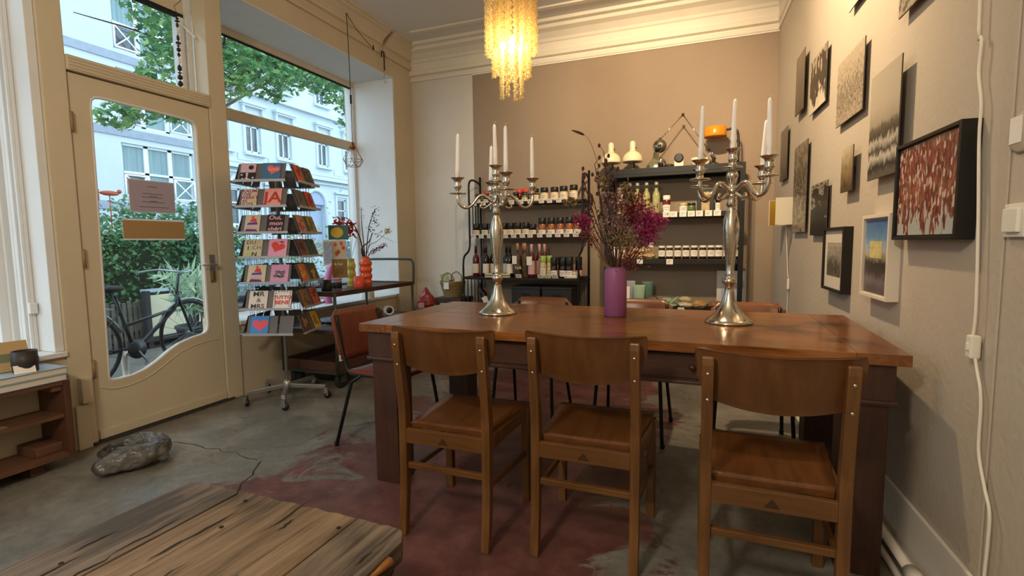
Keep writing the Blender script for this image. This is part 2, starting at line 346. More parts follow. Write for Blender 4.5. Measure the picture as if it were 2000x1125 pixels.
# ---- the door leaf with its curved pane
D1 = sempty('door_1')
DY0, DY1, DZ0, DZ1 = 1.837, 2.702, .018, 2.146
def door_hole(k=0.):
    pts = [(1.918, .375), (1.925, .357), (1.945, .352), (1.99, .348), (2.06, .352), (2.14, .372), (2.22, .41), (2.30, .46), (2.38, .497), (2.46, .517), (2.53, .526), (2.566, .533), (2.588, .552), (2.597, .59),
           (2.600, 1.0), (2.603, 1.5), (2.604, 1.975), (2.597, 2.012), (2.575, 2.034), (2.54, 2.040), (2.26, 2.046), (2.00, 2.048), (1.968, 2.042), (1.948, 2.022), (1.942, 1.985), (1.936, 1.5), (1.928, 1.0), (1.92, .5)]
    c = Vector((2.26, 1.2))
    if k: pts = [tuple(Vector(p)+(Vector(p)-c).normalized()*k) for p in pts]
    return pts
def door_face(x0, x1, hole):
    c = (2.26, 1.2); out = []
    pts = list(hole)
    angs = sorted([(math.atan2(p[1]-c[1], p[0]-c[0]), p) for p in pts])
    cor = [math.atan2(z-c[1], y-c[0]) for y, z in ((DY0, DZ0), (DY1, DZ0), (DY1, DZ1), (DY0, DZ1))]
    full = []
    for k in range(len(angs)):
        a0, p0 = angs[k]; a1, p1 = angs[(k+1) % len(angs)]
        full.append((a0, p0))
        for q in cor:
            qq = q if k < len(angs)-1 else (q if q > a0 else q+2*pi)
            hi = a1 if k < len(angs)-1 else a1+2*pi
            if a0 < qq < hi: t = (qq-a0)/(hi-a0); full.append((q, (p0[0]+(p1[0]-p0[0])*t, p0[1]+(p1[1]-p0[1])*t)))
    inner = [p for _, p in full]; outer = []
    for a, _ in full:
        dx, dz = cos(a), sin(a); t = 9
        if abs(dx) > 1e-6: t = min(t, ((DY1 if dx > 0 else DY0)-c[0])/dx)
        if abs(dz) > 1e-6: t = min(t, ((DZ1 if dz > 0 else DZ0)-c[1])/dz)
        outer.append((c[0]+dx*t, c[1]+dz*t))
    n = len(inner); mb = MB(); vs = []
    for x in (x0, x1): vs += [(x, y, z) for y, z in inner] + [(x, y, z) for y, z in outer]
    fs = []
    for i in range(n):
        j = (i+1) % n
        fs += [(i, j, n+j, n+i), (2*n+i, 3*n+i, 3*n+j, 2*n+j), (i, 2*n+i, 2*n+j, j), (n+i, n+j, 3*n+j, 3*n+i)]
    mb.add(vs, fs); return mb
door_face(-3.41, -3.358, door_hole()).build('door_leaf', M_cream, D1, .003, 1)
hp = door_hole(-.004); MB().tube([(-3.366, y, z) for y, z in hp+[hp[0]]], .010, 8, False).build('glazing_bead', M_jamb, D1)
hp2 = [p for p in door_hole(.045)][1:14]
MB().tube(smooth_pts([(-3.357, y, z) for y, z in [(1.86, .335), (1.93, .305), (1.99, .300), (2.06, .304), (2.15, .326), (2.24, .368), (2.33, .42), (2.41, .452), (2.50, .47), (2.60, .478), (2.66, .48)]], 3), .004, 6).build('carved_line', M_cream, D1)
MB().prism(door_hole(.004), -3.395, -3.389, lambda a, b, h: (h, a, b)).build('pane', M_pane, D1)
MB().box(-3.357, -3.345, DY0+.004, DY1-.004, .02, .075).build('kick_rail', M_cream, D1, .003)
M_steel = mat('brushed_steel', '#b9b6ae', .3, .9)
M_brass = mat('worn_brass', '#a88a4e', .35, .9)
MB().box(-3.358, -3.349, 2.627, 2.668, .90, 1.10).build('lock_plate', M_steel, D1, .002)
hd = MB().tube([(-3.35, 2.648, 1.03), (-3.30, 2.648, 1.03), (-3.292, 2.635, 1.03), (-3.292, 2.52, 1.032)], .008, 8).build('door_handle', M_steel, D1)
MB().box(-3.36, -3.338, 2.637, 2.658, .915, .985).build('lock_cylinder', M_brass, D1, .003)
M_hinge = mat('painted_hinge', '#9a845f', .5, var=.3, vs=40)
for z in (1.87, 1.10, .45): MB().tube([(-3.343, 1.834, z-.055), (-3.343, 1.834, z+.055)], .009, 8).build('hinge', M_hinge, D1)
MB().box(-3.42, -3.33, 1.80, 2.75, 0.0005, .016).build('threshold', mat('worn_threshold', '#3b3833', .6), D1)
# ---- big shop window
W2 = sempty('window_2'); GX = -3.86
def w2(name, x0, x1, y0, y1, z0, z1, m=M_cream, bev=.004): return MB().box(x0, x1, y0, y1, z0, z1).build(name, m, W2, bev)
w2('frame_head', GX-.03, GX+.03, 3.10, 4.955, 2.95, 3.004)
w2('frame_seal', GX-.005, GX+.012, 3.11, 4.93, 2.936, 2.95, mat('black_rubber', '#17191a', .7), 0)
w2('transom', GX-.03, GX+.035, 3.10, 4.955, 2.245, 2.335)
w2('frame_stile', GX-.03, GX+.03, 4.915, 4.955, .58, 2.95, M_jamb)
w2('frame_stile', GX-.03, GX+.03, 3.10, 3.14, .58, 2.95)
w2('side_jamb', -3.95, -3.80, 3.02, 3.10, .585, 3.003, M_jamb)
w2('frame_sill', GX-.03, GX+.03, 3.10, 4.955, .585, .62, M_jamb)
w2('pane', GX-.004, GX+.004, 3.14, 4.915, .62, 2.245, M_pane, 0); w2('pane', GX-.004, GX+.004, 3.14, 4.915, 2.335, 2.936, M_pane, 0)
w2('window_sill', -3.95, -3.335, 3.02, 4.97, .556, .584, M_jamb, .004)
w2('window_sill', -3.47, -3.335, 2.842, 3.0195, .556, .584, M_jamb, .004)
# ---- left shop window (only its right jamb shows)
W3 = sempty('window_3'); G3 = -3.70
def w3(name, x0, x1, y0, y1, z0, z1, m=M_jamb, bev=.004): return MB().box(x0, x1, y0, y1, z0, z1).build(name, m, W3, bev)
w3('window_sill', -3.93, -3.33, -.6, 1.709, .556, .584)
w3('jamb', -3.75, -3.36, 1.665, 1.709, .585, 3.011)
for k, (xa, xb, ya) in enumerate([(-3.68, -3.655, 1.625), (-3.625, -3.60, 1.64), (-3.575, -3.545, 1.63), (-3.52, -3.50, 1.645)]):
    w3('jamb_moulding', xa, xb, ya, 1.664, .585, 3.011)
w3('frame_stile', G3-.03, G3+.02, 1.585, 1.664, .585, 2.95)
w3('transom', G3-.03, G3+.03, -.6, 1.585, 2.245, 2.335)
w3('frame_head', G3-.03, G3+.03, -.6, 1.664, 2.95, 3.011)
w3('frame_stile', G3-.03, G3+.03, -.6, -.54, .585, 2.95)
w3('window_catch', -3.50, -3.47, 1.625, 1.66, .80, .86, M_jamb)
w3('espagnolette_rod', -3.515, -3.50, 1.63, 1.645, .60, 2.6, M_jamb)
w3('pane', G3-.004, G3+.004, -.54, 1.585, .60, 2.245, M_pane, 0); w3('pane', G3-.004, G3+.004, -.54, 1.585, 2.335, 2.95, M_pane, 0)
# pipes along the right skirting
hp = thing('heating_pipe', 'cream painted pair of heating pipes running along the foot of the right wall', 'pipe', (XR0, 0, 0), RWZ)
MB().tube([(-.055, YF+.05, .055), (-.055, 1.87, .055)], .021, 12).tube([(-.055, 1.93, .055), (-.055, 5.0, .055)], .016, 12).build('upper_pipe', M_corn, hp)
MB().tube([(-.078, YF+.05, .016), (-.078, 5.0, .016)], .012, 12).build('lower_pipe', M_corn, hp)
MB().tube([(-.055, 1.86, .055), (-.055, 1.95, .055)], .027, 12).build('pipe_coupling', M_corn, hp)
# ================================================================ outside
M_pav = mat('sidewalk_paving', '#67635b', .85, var=.35, vs=5, bump=.3, bs=25)
M_street = mat('asphalt', '#5f6265', .9, var=.2, vs=3)
struct('ground_1', MB().box(-9.6, -3.96, -14, 40, -.14, -.10), M_pav)
struct('ground_2', MB().box(-18.5, -9.6, -14, 60, -.3, -.14), M_street)
struct('ground_3', MB().box(-22.2, -18.5, -14, 60, -.3, -.05), M_pav)
FX = -22.0
M_fac = mat('pale_facade_render', '#b7c3cc', .8, var=.06, vs=.6)
M_fac2 = mat('white_stucco_facade', '#b9c7cc', .75, var=.05, vs=.8)
M_band = mat('grey_facade_band', '#8f9aa8', .8, var=.15, vs=4)
M_wfr = mat('white_window_frame', '#d3dde2', .5)
M_curt = mat('sheer_curtain', '#869fa2', .8, col2='#667f83', vs=3, stretch=(1, 6, .1))
M_dglass = mat('dark_window_glass', '#39454b', .12, col2='#5d6b70', vs=1.2, spec=.8)
M_rail = mat('white_railing', '#f0f4f6', .5)
fn = lambda u, v, d: (FX-d, u, v)
# modern block on the left
b1 = thing('apartment_building', 'plain pale apartment block with grey floor bands, seen through the glass door', 'building', (FX, 13, -.05))
def loc(mb, name, m, par, bev=0.): return mb.build(name, m, par, bev, M=Matrix.Translation((-FX, -13, .05)))
holes = []; FLO = [.12+2.93*k for k in range(6)]
units = [(13.72, 16.78)]; small = [(9.8, 11.2), (3.4, 6.4), (-2.8, .2)]
for z in FLO:
    holes += [(a, b, z+1.35-.28, z+2.93-.28) if 0 else (a, b, z+.10, z+2.78-.45) for a, b in units]
    holes += [(a, b, z+1.0, z+2.3) for a, b in small]
loc(holed(MB(), -14, 17.05, -.05, 17, holes, fn, .35), 'wall', M_fac, b1)
for z in FLO:
    loc(MB().box(FX, FX+.06, -14, 17.05, z-.36, z-.04), 'floor_band', M_band, b1)
    for a, b in units:
        wd = (b-a)/3
        for k in range(3):
            y0 = a+k*wd; zt = z+2.33; zb = z+.10
            mb = MB(); fr = .09
            for q in ((y0, y0+fr, zb, zt), (y0+wd-fr, y0+wd, zb, zt), (y0, y0+wd, zt-fr, zt), (y0, y0+wd, zb, zb+fr), (y0, y0+wd, z+1.13, z+1.22)): mb.box(FX-.22, FX-.12, *q)
            wn = loc(mb, 'window', M_wfr, b1)
            loc(MB().box(FX-.20, FX-.19, y0+fr, y0+wd-fr, z+1.22, zt-fr), 'pane', M_curt, wn)
            loc(MB().box(FX-.20, FX-.19, y0+fr, y0+wd-fr, zb+fr, z+1.13), 'lower_pane', M_dglass if k == 0 else M_curt, wn)
            if k != 1:
                r = .035; xx = FX+.03
                rl = MB(); p = [(xx, y0+.05, z+.2), (xx, y0+wd-.05, z+.2), (xx, y0+wd-.05, z+1.05), (xx, y0+.05, z+1.05)]
                for i in range(4): rl.tube([p[i], p[(i+1) % 4]], r, 6)
                rl.tube([p[0], p[2]], r*.7, 6).tube([p[1], p[3]], r*.7, 6); loc(rl, 'railing', M_rail, b1)
    for a, b in small:
        mb = MB(); zt, zb = z+2.3, z+1.0
        for q in ((a, a+.09, zb, zt), (b-.09, b, zb, zt), (a, b, zt-.09, zt), (a, b, zb, zb+.09), ((a+b)/2-.05, (a+b)/2+.05, zb, zt)): mb.box(FX-.22, FX-.12, *q)
        wn = loc(mb, 'window', M_wfr, b1); loc(MB().box(FX-.20, FX-.19, a+.09, b-.09, zb+.09, zt-.09), 'pane', M_curt, wn)
        loc(MB().box(FX, FX+.12, a-.05, b+.05, zb-.09, zb), 'sill', M_wfr, b1)
loc(MB().box(FX-.4, FX+.3, -14, 17.05, 17, 17.3), 'roof_edge', M_band, b1)
# ornate old building on the right
b2 = thing('stucco_townhouse', 'ornate white stucco townhouse with arched doorway and window hoods across the street', 'building', (FX, 30, -.05))
def loc2(mb, name, m, par, bev=0.): return mb.build(name, m, par, bev, M=Matrix.Translation((-FX, -30, .05)))
ys = [18.25, 20.15, 22.25, 25.3, 27.7, 29.9, 32.2, 34.5, 37, 39.5, 42, 44.5, 47]; yg = [18.75, 21.3, 26.8, 28.9, 31.2, 33.6, 36, 39, 42, 45]; holes = []
rows = [(2.2, 4.05), (5.95, 7.33), (9.6, 11.2), (13.2, 14.7)]
WIN = [(y, r) for r in (1, 2, 3) for y in ys]+[(y, 0) for y in yg]
for y, r in WIN: holes.append((y-.45, y+.45, *rows[r]))
dy = 24.45; holes.append((dy-.75, dy+.75, .0, 3.6))
loc2(holed(MB(), 17.1, 58, -.05, 18, holes, fn, .3), 'wall', M_fac2, b2)
ar = []
for i in range(13):
    t = pi*i/12; ar.append((dy+.75*cos(t), 3.6+.75*sin(t)))
mb = MB(); pts = [(FX+.04, y, z) for y, z in ar]
loc2(MB().tube([(FX+.03, dy+.86, 0)]+[(FX+.03, dy+.86*cos(pi*i/12), 3.6+.86*sin(pi*i/12)) for i in range(13)]+[(FX+.03, dy-.86, 0)], .13, 8), 'door_surround', M_fac2, b2)
loc2(MB().prism(ar, FX-.02, FX+.02, lambda a, b, h: (h, a, b)), 'fanlight', mat('doorway_blue_grey', '#8fa2ba', .6), b2)
loc2(MB().box(FX-.28, FX-.2, dy-.75, dy+.75, 0, 3.6), 'entrance_door', mat('doorway_blue_grey', '#8fa2ba', .6), b2)
for y, r in WIN:
        za, zb = rows[r]; mb = MB()
        for q in ((y-.45, y-.37, za, zb), (y+.37, y+.45, za, zb), (y-.45, y+.45, zb-.08, zb), (y-.45, y+.45, za, za+.1), (y-.45, y+.45, (za*.38+zb*.62)-.03, (za*.38+zb*.62)+.03) if r == 0 else (y-.03, y+.03, za, zb)): mb.box(FX-.2, FX-.1, *q)
        wn = loc2(mb, 'window', M_wfr, b2)
        loc2(MB().box(FX-.17, FX-.16, y-.37, y+.37, za+.1, zb-.08), 'pane', M_dglass, wn)
        mb = MB().box(FX, FX+.07, y-.62, y-.46, za-.02, zb+.12).box(FX, FX+.07, y+.46, y+.62, za-.02, zb+.12).box(FX, FX+.07, y-.62, y+.62, zb+.12, zb+.24)
        loc2(mb, 'window_surround', M_fac2, b2)
        loc2(MB().box(FX, FX+.22, y-.66, y+.66, za-.16, za-.03), 'sill', M_fac2, b2)
        if r in (1, 2):
            hd = loc2(MB().box(FX, FX+.30, y-.75, y+.75, zb+1.0, zb+1.12).box(FX, FX+.22, y-.70, y+.70, zb+.90, zb+1.0), 'window_hood', M_fac2, b2)
            for s in (-1, 1): loc2(MB().box(FX, FX+.18, y+s*.6-.07, y+s*.6+.07, zb+.55, zb+.90), 'bracket', M_fac2, hd)
        elif r == 0:
            loc2(MB().box(FX, FX+.2, y-.7, y+.7, zb+.32, zb+.42).prism([(y-.2, zb+.42), (y+.2, zb+.42), (y, zb+.66)], FX, FX+.12, lambda a, b, h: (h, a, b)), 'window_hood', M_fac2, b2)
for z, h, d in ((5.05, .22, .35), (5.32, .12, .2), (1.15, .15, .12), (4.83, .1, .15), (8.6+.25, .2, .3), (12.2, .25, .35), (17.2, .6, .7)):
    loc2(MB().box(FX, FX+d, 17.1, 58, z, z+h), 'string_course', M_fac2, b2)
for k in range(12): loc2(MB().box(FX, FX+.05, ys[k]+.9, ys[k]+1.82, 5.5, 5.83), 'panel', M_fac2, b2)
# ---------------------------------------------------------------- foliage
def leaves(name, parent, mats, gen, n, size, shape='oval'):
    """n separate small leaf blades, real folded geometry"""
    if shape == 'maple':
        base = np.array([(0, 0, 0), (.38, .10, -.05), (.95, .28, .02), (.42, .42, .0), (.62, 1.02, .05), (.15, .72, .03), (0, 1.25, .0), (-.15, .72, .03), (-.62, 1.02, .05), (-.42, .42, 0), (-.95, .28, .02), (-.38, .10, -.05)], float); base[:, 1] -= .5
        fc = [(0, 1, 2, 3), (0, 3, 4, 5), (0, 5, 6, 7), (0, 7, 8, 9), (0, 9, 10, 11)]
    elif shape == 'blade':
        base = np.array([(0, 0, 0), (.1, .45, .03), (0, 1.2, .12), (-.1, .45, .03)], float); fc = [(0, 1, 2), (0, 2, 3)]
    else:
        base = np.array([(0, -.55, 0), (.34, 0, .08), (0, .65, 0), (-.34, 0, .08)], float); fc = [(0, 1, 2), (0, 2, 3)]
    rng = np.random.default_rng(len(name)*7+n); nb = len(base)
    P, N = gen(rng, n); s = size*rng.uniform(.6, 1.25, n)
    # random orientation around given normal
    a = rng.normal(size=(n, 3)); nn = N/np.linalg.norm(N, axis=1, keepdims=True); u = np.cross(nn, a); u /= np.linalg.norm(u, axis=1, keepdims=True); v = np.cross(nn, u)
    V = P[:, None, :] + s[:, None, None]*(base[None, :, 0, None]*u[:, None, :]+base[None, :, 1, None]*v[:, None, :]+base[None, :, 2, None]*nn[:, None, :])
    V = V.reshape(-1, 3); F = []
    for i in range(n): F += [tuple(i*nb+k for k in f) for f in fc]
    me = bpy.data.meshes.new(name); me.from_pydata(V.tolist(), [], F); me.update()
    for m in mats: me.materials.append(m)
    mi = np.repeat(rng.integers(0, len(mats), n), len(fc)).astype(np.int32); me.polygons.foreach_set('material_index', mi)
    o = link(name, me, None, parent); o['kind'] = 'stuff'; return o
def leafmat(name, c, c2):
    m = mat(name, c, .55, col2=c2, vs=3); b = m.node_tree.nodes['Principled BSDF']; b.inputs['Subsurface Weight'].default_value = 0
    nt = m.node_tree; t = nt.nodes.new('ShaderNodeBsdfTranslucent'); t.inputs[0].default_value = (*srgb(c), 1); mx = nt.nodes.new('ShaderNodeMixShader'); mx.inputs[0].default_value = .35
    o = nt.nodes['Material Output']; nt.links.new(b.outputs[0], mx.inputs[1]); nt.links.new(t.outputs[0], mx.inputs[2]); nt.links.new(mx.outputs[0], o.inputs[0]); return m
LG = [leafmat('leaf_deep_green', '#4f8058', '#3a6644'), leafmat('leaf_mid_green', '#6d9a62', '#4d8050'), leafmat('leaf_light_green', '#93b672', '#6a9859')]
M_bark = mat('grey_bark', '#5c554b', .9, var=.35, vs=12, bump=.6, bs=18)
def up(rng, n, k=.8): N = rng.normal(size=(n, 3)); N[:, 2] = np.abs(N[:, 2])+k; return N
# street tree: trunk hidden by the door post, crown of hanging clusters
tr = thing('street_tree', 'leafy maple tree spreading its branches over the pavement outside', 'tree', (-8.6, 6.75, -.10))
MB().tube([(0, 0, 0), (.03, .02, 1.5), (-.02, .05, 3.0), (.05, .1, 4.2), (.1, .3, 5.6), (0, .5, 7.5)], [.2, .16, .15, .13, .1, .05], 10).build('trunk', M_bark, tr)
br = [((.03, .08, 3.6), (.9, 1.4, 4.7), (1.2, 3.2, 5.2), (.8, 5.2, 5.3)), ((.04, .1, 3.9), (1.3, -.5, 4.6), (2.1, -1.5, 4.9)), ((.05, .1, 4.2), (-.6, 1.6, 5.2), (-1.0, 3.5, 5.8), (-.6, 5.5, 5.9)), ((.04, .1, 4.1), (1.6, .8, 4.8), (2.6, 1.8, 4.9), (3.2, 3.2, 4.8)), ((.1, .3, 5.4), (-.5, -1.0, 6.2), (-.8, -2.5, 6.3)), ((.04, .1, 4.0), (.7, -1.0, 4.4), (.9, -2.4, 4.3))]
for b in br: MB().tube(smooth_pts(b, 4), [.03-.024*i/(4*(len(b)-1)) for i in range(4*(len(b)-1)+1)], 7).build('branch', M_bark, tr)
TREE0 = Vector((-8.6, 6.75, -.10))
cl = [(tuple(Vector(c)-TREE0), r) for c, r in [((-7.0, 4.74, 3.0), .36), ((-7.1, 4.45, 2.85), .28), ((-6.9, 5.1, 3.1), .34), ((-7.1, 4.85, 3.35), .25), ((-7.0, 5.1, 3.75), .40), ((-7.2, 5.25, 4.1), .45), ((-7.0, 4.9, 3.5), .25), ((-7.3, 5.3, 4.6), .6), ((-7.0, 5.6, 4.9), .7), ((-6.8, 4.6, 5.0), .6),
      ((-7.0, 6.1, 3.85), .50), ((-7.1, 6.2, 4.3), .6), ((-6.9, 6.7, 4.1), .55), ((-7.0, 7.1, 4.35), .55), ((-7.0, 7.6, 4.25), .50), ((-7.1, 8.1, 4.4), .50), ((-7.0, 8.5, 4.15), .40), ((-6.9, 8.85, 3.95), .35), ((-7.1, 9.0, 4.5), .6), ((-7.0, 6.9, 3.8), .30), ((-7.0, 6.0, 3.6), .30), ((-7.1, 8.85, 3.7), .25), ((-7.0, 9.4, 4.2), .5), ((-7.5, 7.0, 4.9), .8), ((-7.5, 8.2, 5.0), .8), ((-7.6, 9.6, 5.2), .9),
      ((-9.2, 7.9, 5.6), 1.0), ((-9.5, 9.5, 5.9), 1.0), ((-9.2, 11.2, 5.9), 1.0), ((-8.6, 7.0, 6.6), 1.3), ((-9.2, 5.0, 6.4), 1.0), ((-8.3, 10, 6.6), 1.2), ((-7.8, 6.2, 5.6), .8)]]
def gen_tree(rng, n):
    wts = np.array([r**2 for _, r in cl]); k = rng.choice(len(cl), n, p=wts/wts.sum())
    cc = np.array([c for c, _ in cl])[k]; rr = np.array([r for _, r in cl])[k]
    d = rng.normal(size=(n, 3)); d /= np.linalg.norm(d, axis=1, keepdims=True); q = rng.uniform(.15, 1, n)**.5
    P = cc+d*(rr*q)[:, None]*np.array([1, 1, .62]); return P, up(rng, n)
leaves('foliage', tr, LG, gen_tree, 12500, .082, 'maple')
# hedge behind the bicycle
hg = thing('garden_hedge', 'dense dark green hedge growing in the bed in front of the shop', 'hedge', (-8.0, 4.6, -.10))
def gen_hedge(rng, n):
    P = np.stack([rng.uniform(-1.0, .75, n), rng.uniform(-4.6, 1.9, n), rng.uniform(0, 1, n)], 1)
    top = 1.72+.22*np.sin(P[:, 1]*2.3)+.12*np.sin(P[:, 1]*5.1+1)+.1*np.sin(P[:, 0]*4)
    m = rng.random(n) < .65; P[m, 0] = rng.normal(.62, .12, m.sum()); P[:, 2] = .22+(top-.22)*np.sqrt(P[:, 2]); P[:, 0] -= .25*np.clip(P[:, 2]-1.3, 0, 1)
    return P, up(rng, n, .3)+np.array([.6, 0, 0])
leaves('foliage', hg, LG[:2]+[LG[0]], gen_hedge, 11000, .068)
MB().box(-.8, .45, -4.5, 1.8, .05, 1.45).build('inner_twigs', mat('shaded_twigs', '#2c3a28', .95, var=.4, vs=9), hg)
# pale shrub further along the bed and oleander in a pot
ol = thing('potted_oleander', 'oleander with long pale green leaves in a planter by the door', 'potted plant', (-5.62, 4.20, -.10))
MB().lathe([(.0, 0), (.17, 0), (.22, .30), (.235, .31), (.235, .34), (.20, .34), (.19, .30), (0, .29)], n=18).build('pot', mat('dark_plastic_pot', '#3a3d3f', .6), ol)
for i in range(9):
    a = i*2.4; MB().tube(smooth_pts([(.03*cos(a), .03*sin(a), .25), (.12*cos(a), .14*sin(a), .55), (.26*cos(a), .30*sin(a), .85)], 3), .008, 5).build('stem', M_bark, ol)
def gen_ol(rng, n):
    a = rng.integers(0, 9, n)*2.4; t = rng.uniform(.25, 1, n); P = np.stack([.27*t*np.cos(a)+rng.normal(0, .06, n), .30*t*np.sin(a)+rng.normal(0, .06, n), .38+.58*t], 1)
    N = np.stack([np.cos(a), np.sin(a), np.full(n, .3)], 1)+rng.normal(size=(n, 3))*.5; return P, N
leaves('foliage', ol, [leafmat('oleander_leaf', '#a9c4a0', '#82a582'), leafmat('oleander_leaf_pale', '#c6d8bd', '#9cb99a')], gen_ol, 420, .17, 'blade')
o2 = dup(ol, (-5.3, 2.0, -.10), 1.0, 'oleander with long pale green leaves outside the left shop window'); o2['group'] = ''; del o2['group']
# raised wooden bed with slats and cream side panel
pl = thing('planter_box', 'wooden slatted garden bed with a cream side panel, in front of the hedge', 'planter', (-6.55, 4.08, -.10))
M_slat = mat('weathered_slat', '#6c6a60', .85, var=.35, vs=9); M_dark = mat('dark_post', '#2c2f31', .7)
for i in range(22): MB().box(-.01, .012, -1.25+i*.062, -1.25+i*.062+.04, 0.02, .60+.015*sin(i*3.1)).build('slat', M_slat, pl, .003, 1)
MB().box(-.03, -.012, -1.3, .15, .12, .17).box(-.03, -.012, -1.3, .15, .45, .50).build('slat_rail', M_slat, pl)
MB().box(.05, .09, .13, 1.15, .14, .66).build('side_panel', mat('cream_panel', '#d9d3b4', .7, var=.08, vs=5), pl, .004)
for y in (.10, .72, 1.17): MB().box(.04, .12, y-.03, y+.03, 0, .72).build('post', M_dark, pl, .004)
MB().box(-.02, .10, .1, 1.2, .70, .735).build('glass_cover', mat('pale_glass_cover', '#9fb4c4', .2), pl)
MB().box(.02, .13, -.1, 1.25, .08, .14).build('ledge', M_dark, pl, .004)
MB().box(-1.9, -.06, -1.3, 2.4, 0, .22).build('soil', mat('bed_soil', '#3b352c', .95, var=.3, vs=10, bump=.5), pl)
# bicycle leaning by the bed (rear half shows through the door)
bk = thing('bicycle', 'dark city bicycle parked on the pavement outside the glass door', 'bicycle', (-5.12, 3.25, -.10), radians(6))
M_bk = mat('black_bicycle_paint', '#20262b', .4); M_tyre = mat('tyre_rubber', '#26282a', .8); M_alu = mat('grey_aluminium', '#8f9598', .35, .8)
def wheel(y, nm):
    c = Vector((0, y, .345)); rr = [(0, y+.33*cos(2*pi*i/28), .345+.33*sin(2*pi*i/28)) for i in range(29)]
    o = MB().tube(rr, .018, 8, False).build('wheel', M_tyre, bk)
    sp = MB()
    for i in range(18): a = 2*pi*i/18; sp.tube([c, (0, y+.31*cos(a), .345+.31*sin(a))], .0018, 4)
    sp.tube([(-.04, y, .345), (.04, y, .345)], .018, 8); sp.build('spokes', M_alu, o)
    f = [(0, y+.365*cos(t), .345+.365*sin(t)) for t in [radians(20+i*12) for i in range(13)]]
    MB().tube(f, .014, 6).build('mudguard', M_alu, o)
wheel(-.55, 'rear'); wheel(.52, 'front')
MB().tube([(0, .42, .80), (0, .36, .62), (0, -.05, .30), (0, -.10, .29)], [.02]*4, 8).tube([(0, -.10, .29), (0, -.24, .82)], .016, 8).tube([(0, -.1, .29), (.03, -.55, .345)], .012, 6).tube([(0, -.2, .66), (.03, -.55, .345)], .01, 6).tube([(0, .36, .62), (0, -.18, .52)], .016, 8).build('frame', M_bk, bk)
MB().tube([(0, .44, .98), (0, .40, .78), (.03, .47, .5), (.03, .52, .345)], .014, 8).build('fork', M_bk, bk)
MB().tube(smooth_pts([(-.28, .22, 1.0), (-.22, .40, 1.02), (0, .45, 1.0), (.22, .40, 1.02), (.28, .22, 1.0)], 4), .011, 8).build('handlebar', M_alu, bk)
MB().sphere((0, -.27, .88), .1, 12, 6, (.7, 1.3, .35)).build('saddle', M_tyre, bk)
MB().lathe([(.0, -.01), (.09, -.008), (.09, .008), (0, .01)], M=Matrix.Translation((.05, -.1, .29)) @ Matrix.Rotation(pi/2, 4, 'Y'), n=18).build('chain_guard', M_bk, bk)
MB().tube([(.05, -.1, .29), (.07, -.02, .14)], .009, 6).box(.06, .14, -.05, .01, .125, .15).build('pedal', M_alu, bk)
MB().bar((0, -.3, .70), (0, -.72, .70), .13, .012).tube([(.05, -.72, .70), (.05, -.57, .35)], .006, 6).tube([(-.05, -.72, .70), (-.05, -.57, .35)], .006, 6).build('luggage_rack', M_alu, bk)
# little white figure on the pavement
tag(MB().lathe([(0, 0), (.07, 0), (.07, .015), (.025, .03), (.028, .10), (.035, .20), (.038, .25), (.025, .285), (0, .295)], n=14, c=(0, 0, 0)).lathe([(0, -.012), (.022, -.012), (.022, .012), (0, .012)], M=Matrix.Translation((.045, 0, .24)) @ Matrix.Rotation(pi/2, 4, 'Y'), n=12).build('pavement_peg', M_white, None), 'small white peg with a round head standing on the pavement outside the door', 'garden peg')
bpy.data.objects['pavement_peg'].location = (-5.2, 3.12, -.10)
tag(MB().sphere((0, 0, 0), .055, 12, 6, (.7, 2.2, .6)).sphere((0, .12, .03), .028, 10, 6).lathe([(.006, -.45), (.006, 0)], n=6).prism([(-.22, .02), (-.13, .04), (-.13, -.10)], -.02, .02, lambda a, b, h: (h, a, b)).build('garden_bird', mat('rust_red_metal', '#a34a32', .6), None), 'rust red bird ornament on a stick above the hedge', 'garden ornament')
bpy.data.objects['garden_bird'].location = (-7.2, 4.30, 1.86)
# parked cars across the way
def car(loc_, rz, col, label):
    t = thing('parked_car', label, 'car', loc_, rz, 'parked cars')
    body = [(-2.1, .35), (-2.12, .75), (-1.95, .88), (-1.15, .95), (-.45, 1.42), (.95, 1.45), (1.75, .98), (2.05, .9), (2.12, .55), (2.1, .35)]
    MB().prism(body, -.85, .85, lambda a, b, h: (h, a, b)).build('body', mat('car_paint_'+col, '#'+col, .25, coat=.5), t, .05, 2)
    gl = [(-1.0, .97), (-.42, 1.36), (.9, 1.39), (1.5, .99)]
    MB().prism(gl, .845, .86, lambda a, b, h: (h, a, b)).build('side_glass', M_dglass, t)
    MB().prism(gl, -.86, -.845, lambda a, b, h: (h, a, b)).build('side_glass', M_dglass, t)
    for y in (-1.35, 1.35):
        for s in (-1, 1):
            wl_ = MB().lathe([(.0, -.1), (.3, -.1), (.33, -.06), (.33, .06), (.3, .1), (0, .1)], M=Matrix.Translation((s*.78, y, .33)) @ Matrix.Rotation(pi/2, 4, 'Y'), n=20).build('wheel', M_tyre, t)
            MB().lathe([(0, -.01), (.19, -.01), (.19, .012), (0, .02)], M=Matrix.Translation((s*.88, y, .33)) @ Matrix.Rotation(s*pi/2, 4, 'Y'), n=16).build('hub_cap', M_alu, wl_)
    return t
car((-10.6, 9.2, -.14), 0, '8fa9bb', 'blue grey car parked behind the card rack'); car((-10.6, 14.2, -.14), 0, '3d454c', 'dark grey car parked behind the trolley')
car((-17.3, 12.5, -.14), 0, 'b9c4cc', 'silver car parked across the street'); car((-17.3, 20.5, -.14), 0, '535c63', 'charcoal car parked across the street')
sh = thing('flowering_shrub', 'loose pale shrub with pinkish blossom beside the parked cars', 'shrub', (-8.4, 8.7, -.10))
MB().tube([(0, 0, 0), (.05, .1, .6), (-.05, .2, 1.2)], [.03, .025, .012], 6).build('stem', M_bark, sh)
